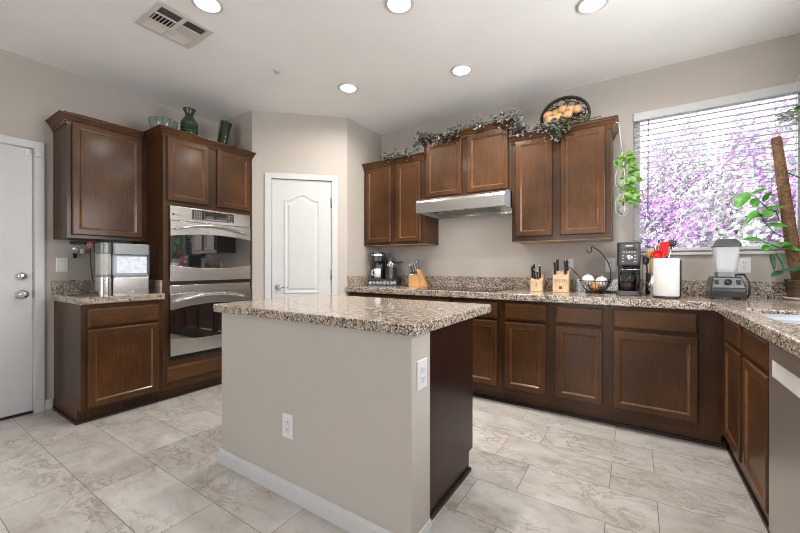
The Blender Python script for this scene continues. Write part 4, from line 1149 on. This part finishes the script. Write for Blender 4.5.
onion(3.575, -.235, CZ + .108, .046, 'large white onion on the left side of the wire basket', ON)
onion(3.672, -.225, CZ + .094, .046, 'large white onion on the right side of the wire basket', ON)
onion(3.625, -.235, CZ + .056, .036, 'brown onion at the bottom of the wire basket between the white ones', plain('brown_onion', (.50, .24, .10), .4, var=.2))
s = MB(); s.tube([(3.402, -.012, 1.135), (3.43, -.05, 1.12), (3.47, -.06, 1.07), (3.53, -.05, 1.0), (3.58, -.045, CZ + .02), (3.66, -.05, CZ + .006), (3.76, -.06, CZ + .006), (3.80, -.12, CZ + .03)], .0035, 6)
solo(s, 'power_cable', BLACK, 'black power cord running from the outlet down behind the wire basket', 'cord')
# drip coffee maker
t = thing('coffee_maker', 'tall black drip coffee maker with a round dial left of the utensils', 'coffee maker', (3.855, -.27, CZ + .0005))
C0, C1 = 3.782, 3.932
def rr(x0, x1, y0, y1, r, z0, z1): return MB().loops([[(q[0], q[1], z) for q in rounded(x0, x1, y0, y1, r, z)] for z in (z0, z1)])
rr(C0 - .008, C1 + .006, -.37, -.14, .035, CZ + .0005, CZ + .034).build('base', DGREY, t, bevel=.004)
rr(C0, C1, -.225, -.14, .02, CZ + .0345, CZ + .222).build('column', DGREY, t)
rr(C0, C1, -.36, -.14, .018, CZ + .2225, CZ + .400).build('brew_head', BLACK, t, bevel=.006)
fq = face_map('back', -.36)
rbox(fq, C0 + .026, C1 - .018, CZ + .235, CZ + .388, .0003, .006).build('control_panel', DGREY, t, bevel=.003)
fq = face_map('back', -.366); q = MB()
for k in range(5): q.add(*_bx(rbox(fq, C0 + .040 + k * .017, C0 + .050 + k * .017, CZ + .322, CZ + .330, .0003, .0012)))
PALEP = plain('pale_print', (.42, .42, .42), .5)
q.build('keypad', PALEP, t)
for xa, xb in ((C0 + .034, C0 + .046), (C1 - .040, C1 - .028)):
    q = MB()
    for k in range(3): q.add(*_bx(rbox(fq, xa, xb, CZ + .252 + k * .022, CZ + .258 + k * .022, .0003, .0012)))
    q.build('keypad', PALEP, t)
rbox(fq, C0 + .056, C1 - .050, CZ + .368, CZ + .377, .0003, .0012).build('badge', plain('badge_print', (.60, .60, .60), .4), t)
rbox(fq, C0 + .036, C1 - .026, CZ + .338, CZ + .358, .0003, .001).build('screen', GLASSBLK, t)
q = MB(); q.M = Matrix.Translation((3.862, -.3663, CZ + .282)) @ Matrix.Rotation(PI / 2, 4, 'X'); q.lathe([(.022, 0), (.022, .012), (.018, .016), (.004, .016)], n=24); q.build('dial', CHROME, t)
MB().lathe([(.035, CZ + .195), (.045, CZ + .2220)], (3.857, -.285, 0), 20).build('filter_basket', BLACK, t)
MB().lathe([(.050, .0345), (.055, .040), (.055, .150), (.046, .165), (.046, .168), (.043, .168), (.052, .148), (.052, .042), (.01, .038)], (3.846, -.292, CZ), 28).build('carafe', CLEAR, t)
MB().lathe([(.0515, .0425), (.0515, .105), (.01, .105)], (3.846, -.292, CZ), 28).build('coffee', plain('coffee', (.04, .022, .014), .2), t)
MB().lathe([(.048, .1685), (.048, .182), (.02, .188)], (3.846, -.292, CZ), 28).build('carafe_lid', BLACK, t)
MB().tube([(3.893, -.33, CZ + .15), (3.915, -.352, CZ + .15), (3.918, -.355, CZ + .10), (3.900, -.335, CZ + .06)], .008, 8).build('carafe_handle', BLACK, t)
MB().tube([(C0 + .03, -.362, CZ + .195), (C1, -.362, CZ + .195)], .004, 8).build('rail', CHROME, t)
MB().box(3.93, 3.948, -.30, -.16, CZ + .035, CZ + .33).build('water_tank', CLEAR, t, bevel=.004)
# utensil crock hidden behind the paper towels
t = thing('utensil_crock', 'tall dark utensil crock half hidden behind the paper towels', 'crock', (4.025, -.275, CZ + .0003))
MB().lathe([(.060, 0), (.062, .004), (.062, .170), (.058, .170), (.057, .008), (.01, .006)], (4.025, -.275, CZ + .0003), 28).build('body', STEELR, t)
MB().lathe([(.0625, .160), (.064, .164), (.064, .172), (.0585, .172)], (4.025, -.275, CZ + .0003), 28, close=False).build('rim', CHROME, t)
def uten(name, label, base, tip, r, mat, head=None):
    t = thing(name, label, name.split('_')[-1], base)
    b0, p1 = Vector(base), Vector(tip)
    MB().tube([tuple(b0), tuple(b0.lerp(p1, .5)), tuple(p1)], r, 8).build('handle', mat, t)
    if head: head(t, b0, p1)
    return t
def spoon_head(t, b0, p1):
    d = (p1 - b0).normalized(); m = MB(); m.ball(tuple(p1 + d * .025), .03, (.82, .32, 1.1), 16, 10); m.build('spoon_bowl', SPOONW, t)
uten('wooden_spoon', 'round headed wooden spoon leaning left in the utensil crock', (4.000, -0.290, CZ + .02), (3.988, -.335, 1.205), .006, SPOONW, spoon_head)
RED = plain('red_plastic', (.62, .012, .012), .35)
def spat_head(t, b0, p1):
    d = (p1 - b0).normalized(); s_ = Vector((1, 0, -.2)).normalized(); n_ = d.cross(s_).normalized(); m = MB()
    L = []
    for a in (-.5, .5):
        L.append([tuple(p1 + d * u + s_ * v + n_ * (.004 * a * 2)) for u, v in ((0, -.012), (.015, -.030), (.090, -.028), (.105, -.018), (.105, .020), (.095, .028), (.015, .030), (0, .012))])
    m.loops(L); m.build('blade', RED, t, bevel=.002)
uten('red_spatula', 'wide bright red spatula standing in the utensil crock behind the paper towels', (4.015, -0.250, CZ + .02), (4.062, -.315, 1.215), .006, RED, spat_head)
def ladle_head(t, b0, p1):
    d = (p1 - b0).normalized(); m = MB()
    m.lathe([(.004, -.030), (.022, -.024), (.032, -.006), (.034, .006), (.031, .006), (.028, -.006), (.018, -.020), (.003, -.025)], (0, 0, 0), 18)
    q = Vector((0, 0, 1)).rotation_difference(Vector((.2, -1, .25))).to_matrix(); m.v = [tuple(q @ Vector(p) + p1 + d * .03) for p in m.v]; m.build('ladle_bowl', RED, t)
uten('red_ladle', 'small red ladle low behind the left edge of the paper towels', (4.020, -0.290, CZ + .02), (4.033, -.345, 1.195), .005, RED, ladle_head)
def brush_head(t, b0, p1):
    d = (p1 - b0).normalized(); m = MB(); m.ball(tuple(p1 + d * .02), .026, (1, .6, .9), 12, 8)
    for k in range(14):
        a = k * 2 * PI / 14; c = p1 + d * .02
        m.tube([tuple(c + Vector((.022 * math.cos(a), 0, .02 * math.sin(a)))), tuple(c + Vector((.037 * math.cos(a), -.004, .034 * math.sin(a))))], .003, 5)
    m.build('bristles', BLACK, t)
uten('dish_brush', 'steel handled brush with a round black head, rightmost in the utensil crock', (4.045, -0.265, CZ + .02), (4.116, -.32, 1.285), .007, CHROME, brush_head)
def blade_head(t, b0, p1):
    d = (p1 - b0).normalized(); m = MB(); m.ball(tuple(p1 + d * .03), .024, (.6, .22, 1.5), 12, 8); m.build('spoon_bowl', CHROME, t)
uten('steel_spoon', 'slim steel spoon upright in the utensil crock left of the red spatula', (4.010, -0.265, CZ + .02), (4.024, -.30, 1.255), .004, CHROME, blade_head)
def black_head(t, b0, p1):
    d = (p1 - b0).normalized(); m = MB(); m.ball(tuple(p1 + d * .03), .024, (.9, .3, 1.5), 12, 8); m.build('spoon_bowl', BLACK, t)
uten('black_spoon', 'black serving spoon at the far left of the utensil crock', (3.990, -0.275, CZ + .02), (3.968, -.31, 1.155), .005, BLACK, black_head)
# paper towels
t = thing('paper_towel_roll', 'white paper towel roll standing upright on its holder', 'paper towels', (4.083, -.425, CZ + .0003))
PAPER = wall_mat('paper', (.74, .735, .72))
MB().lathe([(.072, .014), (.074, .017), (.074, .272), (.072, .275), (.022, .275), (.020, .272), (.020, .017), (.022, .014)], (4.080, -.425, CZ), 40).build('roll', PAPER, t)
MB().lathe([(.076, .0005), (.078, .004), (.078, .010), (.074, .013), (.01, .013)], (4.080, -.425, CZ), 32).build('holder_base', BLACK, t)
MB().cyl((4.080, -.425, CZ + .0135), (4.080, -.425, CZ + .285), .008, 12).build('holder_post', BLACK, t)
MB().tube([(4.158, -.425, CZ + .010), (4.160, -.425, CZ + .14), (4.160, -.425, CZ + .255), (4.158, -.425, CZ + .262)], .005, 8).build('tension_arm', BLACK, t)
# blender
BXc, BYc = 4.414, -.255
t = thing('blender', 'countertop blender with dark grey base and clear jar under the window', 'blender', (BXc, BYc, CZ + .0005))
m = MB(); fr_ = lambda w_, y0, y1, z: [(q[0], q[1], z) for q in rounded(BXc - w_ / 2, BXc + w_ / 2, y0, y1, .012, z)]
m.loops([fr_(.172, -.375, -.14, CZ + .016), fr_(.180, -.378, -.135, CZ + .055), fr_(.178, -.372, -.135, CZ + .075), fr_(.150, -.335, -.150, CZ + .142), fr_(.140, -.32, -.165, CZ + .150)]); m.build('motor_base', plain('charcoal', (.028, .028, .029), .3), t, bevel=.004)
for sx in (-1, 1):
    MB().box(BXc + sx * .072 - .014, BXc + sx * .072 + .014, -.375, -.14, CZ + .0005, CZ + .0155).build('foot', BLACK, t)
# sloped front panel
pf = lambda u, v, d: (BXc + u, -.3725 + (v * .037) - d * .876, CZ + .076 + v * .066 + d * .483)
m = MB(); m.loops([[pf(u, v, d) for u, v in ((-.080, .02), (.080, .02), (.068, .97), (-.068, .97))] for d in (.0006, .004)]); m.build('control_panel', GREYP, t)
for u in (-.058, .052):
    m = MB(); m.loops([[pf(a, v, d) for a, v in ((u - .011, .35), (u + .011, .35), (u + .011, .75), (u - .011, .75))] for d in (.0042, .010)]); m.build('toggle_switch', BLACK, t)
m = MB(); c = Vector(pf(0, .52, .0042)); ax = Vector((0, -.876, .483))
m.tube([tuple(c), tuple(c + ax * .014)], .019, 20); m.build('dial', BLACK, t)
m = MB(); m.loops([fr_(.098, -.30, -.20, CZ + .1505), fr_(.094, -.298, -.202, CZ + .180)]); m.build('jar_collar', GREYP, t)
m = MB(); pr = [(.094, .1805), (.104, .20), (.134, .345), (.138, .348), (.138, .352), (.128, .352), (.128, .345), (.098, .202), (.088, .188)]
m.loops([[(q[0], q[1], CZ + z) for q in rounded(BXc + .004 - w_ / 2, BXc + .004 + w_ / 2, BYc - w_ / 2 + .005, BYc + w_ / 2 + .005, .018, z)] for w_, z in pr]); m.build('jar', MILKY, t)
m = MB(); m.loops([[(q[0], q[1], CZ + z) for q in rounded(BXc + .004 - w_ / 2, BXc + .004 + w_ / 2, BYc - w_ / 2 + .005, BYc + w_ / 2 + .005, .018, z)] for w_, z in ((.142, .3525), (.148, .357), (.142, .372), (.112, .398), (.098, .405))]); m.build('lid', DGREY, t)
m = MB(); m.tube([(BXc, BYc + .045, CZ + .20), (BXc, BYc + .10, CZ + .215), (BXc, BYc + .115, CZ + .27), (BXc, BYc + .105, CZ + .325), (BXc, BYc + .06, CZ + .335)], .009, 8); m.build('jar_handle', MILKY, t)
MB().tube([(BXc + .060, BYc + .07, CZ + .16), (BXc + .095, BYc - .02, CZ + .165), (BXc + .112, BYc - .06, CZ + .11), (BXc + .112, BYc - .07, CZ + .05), (BXc + .104, BYc - .05, CZ + .010)], .006, 8).build('cord', BLACK, t)
# moss pole plant
PX, PY = 4.825, -.145
t = thing('saucer', 'pale saucer under the climbing plant pot in the window corner', 'saucer', (PX, PY, CZ + .0003))
MB().lathe([(.088, 0), (.098, .010), (.102, .018), (.096, .018), (.088, .008), (.01, .006)], (PX, PY, CZ + .0003), 32).build('dish', plain('pale_ceramic', (.62, .60, .56), .4), t)
t = thing('climbing_plant', 'climbing plant with bright green leaves on a tall brown moss pole by the window', 'plant', (PX, PY, CZ + .0085))
pz = CZ + .0085
MB().lathe([(.070, 0), (.080, .01), (.092, .112), (.096, .114), (.096, .125), (.088, .125), (.084, .10), (.07, .02), (.01, .015)], (PX, PY, pz), 32).build('pot', wood('bark_pot', (.06, .04, .03), (.15, .105, .085), (.26, .20, .17), (9, 9, 22), .8, 0), t)
MB().lathe([(.083, .09), (.085, .102), (.01, .108)], (PX, PY, pz), 24).build('soil', plain('soil', (.03, .02, .014), .9), t)
COIR = plain('coir', (.20, .11, .055), .95, var=.5, scale=60)
pole = [Vector((PX - .018, PY + .01, pz + .10)), Vector((4.775, -.13, 1.22)), Vector((4.735, -.13, 1.60)), Vector((4.692, -.13, 2.008))]
MB().tube([tuple(p) for p in pole], .031, 18, taper=[1.2, 1.15, 1, .85]).build('moss_pole', COIR, t)
rr_ = lambda f: .0315 * (1.15 - .30 * f)
m = MB()
pp = []
for k in range(120):
    f = k / 119; a = f * 2 * PI * 26
    p = pole[1].lerp(pole[2], f * 2) if f < .5 else pole[2].lerp(pole[3], f * 2 - 1)
    pp.append((p.x + rr_(f) * math.cos(a), p.y + rr_(f) * math.sin(a), p.z))
m.tube(pp, .0012, 4); m.build('twine', plain('twine', (.45, .36, .26), .9), t)
m = MB()
m.tube([(4.73, -.152, 1.76), (4.739, -.17, 1.732), (4.709, -.17, 1.663), (4.707, -.17, 1.557), (4.683, -.17, 1.503), (4.629, -.17, 1.547), (4.582, -.17, 1.617), (4.545, -.18, 1.625)], .0035, 6)
m.tube([(4.74, -.152, 1.76), (4.80, -.17, 1.71), (4.85, -.17, 1.64), (4.87, -.17, 1.55)], .0035, 6)
m.tube([(4.683, -.17, 1.503), (4.70, -.16, 1.45), (4.745, -.155, 1.40), (4.775, -.155, 1.33)], .003, 6)
m.tube([(4.785, -.155, 1.20), (4.73, -.19, 1.32), (4.67, -.17, 1.37), (4.62, -.18, 1.45), (4.60, -.19, 1.50)], .003, 6)
m.tube([(4.79, -.155, 1.15), (4.72, -.18, 1.25), (4.66, -.17, 1.285), (4.60, -.19, 1.315)], .003, 6)
m.build('vine', plain('vine', (.06, .07, .03), .6), t)
LV = [((4.545, -.19, 1.655), (-.55, -.2, -.9), .150, .100), ((4.55, -.175, 1.625), (.8, -.2, .35), .115, .055), ((4.575, -.17, 1.61), (.05, -.3, -1), .085, .060), ((4.622, -.15, 1.57), (.45, -.2, .9), .105, .045),
      ((4.625, -.19, 1.525), (.15, -.3, -.5), .080, .070), ((4.675, -.17, 1.47), (-1, -.3, .08), .165, .075), ((4.600, -.20, 1.525), (-.62, -.25, -.72), .150, .055), ((4.62, -.17, 1.525), (1, -.3, .05), .120, .070),
      ((4.632, -.17, 1.415), (1, -.35, -.1), .125, .080), ((4.640, -.18, 1.302), (-1, -.3, .22), .155, .090), ((4.655, -.17, 1.285), (-.35, -.5, -.35), .095, .060), ((4.66, -.17, 1.282), (1, -.4, .10), .110, .065), ((4.70, -.16, 1.27), (.9, -.5, -.25), .120, .060),
      ((4.87, -.17, 1.56), (.1, -.5, -.9), .07, .06)]
for p, d, L, wd in LV:
    m = MB(); leaf(m, Vector(p), Vector(d), Vector((0, -.55, 1)), L, wd, .18); 
    o = m.build('leaf', LEAF, t, normals=False)
    sd = o.modifiers.new('sub', 'SUBSURF'); sd.levels = 1; sd.render_levels = 2
for p, d, L, wd in (((4.655, -.16, 1.235), (.15, -.3, -1), .150, .030), ((4.675, -.19, 1.24), (.35, -.3, -1), .160, .030), ((4.72, -.16, 1.11), (-.6, -.4, -.3), .10, .05), ((4.74, -.18, 1.13), (1, -.3, -.1), .10, .06), ((4.775, -.22, 1.11), (-.9, -.4, .1), .11, .05), ((4.78, -.22, 1.11), (.3, -.6, -.5), .10, .05), ((4.80, -.21, 1.14), (.5, -.5, .6), .10, .05)):
    m = MB(); leaf(m, Vector(p), Vector(d), Vector((0, -.55, 1)), L, wd, .18)
    o = m.build('leaf', LEAFD, t, normals=False); o['label'] = 'dark drooping leaf'
    sd = o.modifiers.new('sub', 'SUBSURF'); sd.levels = 1; sd.render_levels = 2
# hanging glass bowl with leaves
t = thing('hanging_terrarium', 'shallow clear glass bowl of green leaves hanging high at the right edge of the window', 'planter', (4.815, -.14, 2.075))
HB = (4.815, -.14, 2.075)
MB().lathe([(.03, 0), (.07, .018), (.104, .050), (.114, .066), (.110, .066), (.100, .052), (.066, .022), (.01, .004)], HB, 28).build('bowl', CLGL, t)
m = MB(); rnd = random.Random(4)
for k in range(130):
    a = rnd.uniform(0, 6.28); r = rnd.uniform(.0, .105)
    leaf(m, Vector((HB[0] + r * math.cos(a), HB[1] + r * math.sin(a), HB[2] + .058 + rnd.uniform(0, .055) * (1.1 - r / .11))), Vector((math.cos(a), math.sin(a), rnd.uniform(-.1, .5))), Vector((0, -.5, 1)), rnd.uniform(.035, .055), rnd.uniform(.028, .044))
m.build('leaves', LEAF, t, normals=False)
m = MB()
for k in range(3):
    a = k * 2.094 + .5; m.tube([(HB[0] + .112 * math.cos(a), HB[1] + .112 * math.sin(a), HB[2] + .064), (HB[0], HB[1], HB[2] + .36)], .0015, 5)
m.tube([(HB[0], HB[1], HB[2] + .36), (HB[0], HB[1], H - .0005)], .002, 5); m.build('cord', CORD, t)
# white loop of cable near the sink
s = MB(); s.tube([(4.80 + .035 * math.cos(a), -.34 + .02 * math.sin(a), CZ + .045 + .035 * math.sin(a)) for a in [k * PI / 8 for k in range(13)]] + [(4.80, -.36, CZ + .006), (4.84, -.42, CZ + .005), (4.80, -.50, CZ + .005), (4.78, -.46, CZ + .005)], .0045, 8)
solo(s, 'cable_loop', WPLAST, 'white loop of cable on the granite between plant pot and sink', 'cable')
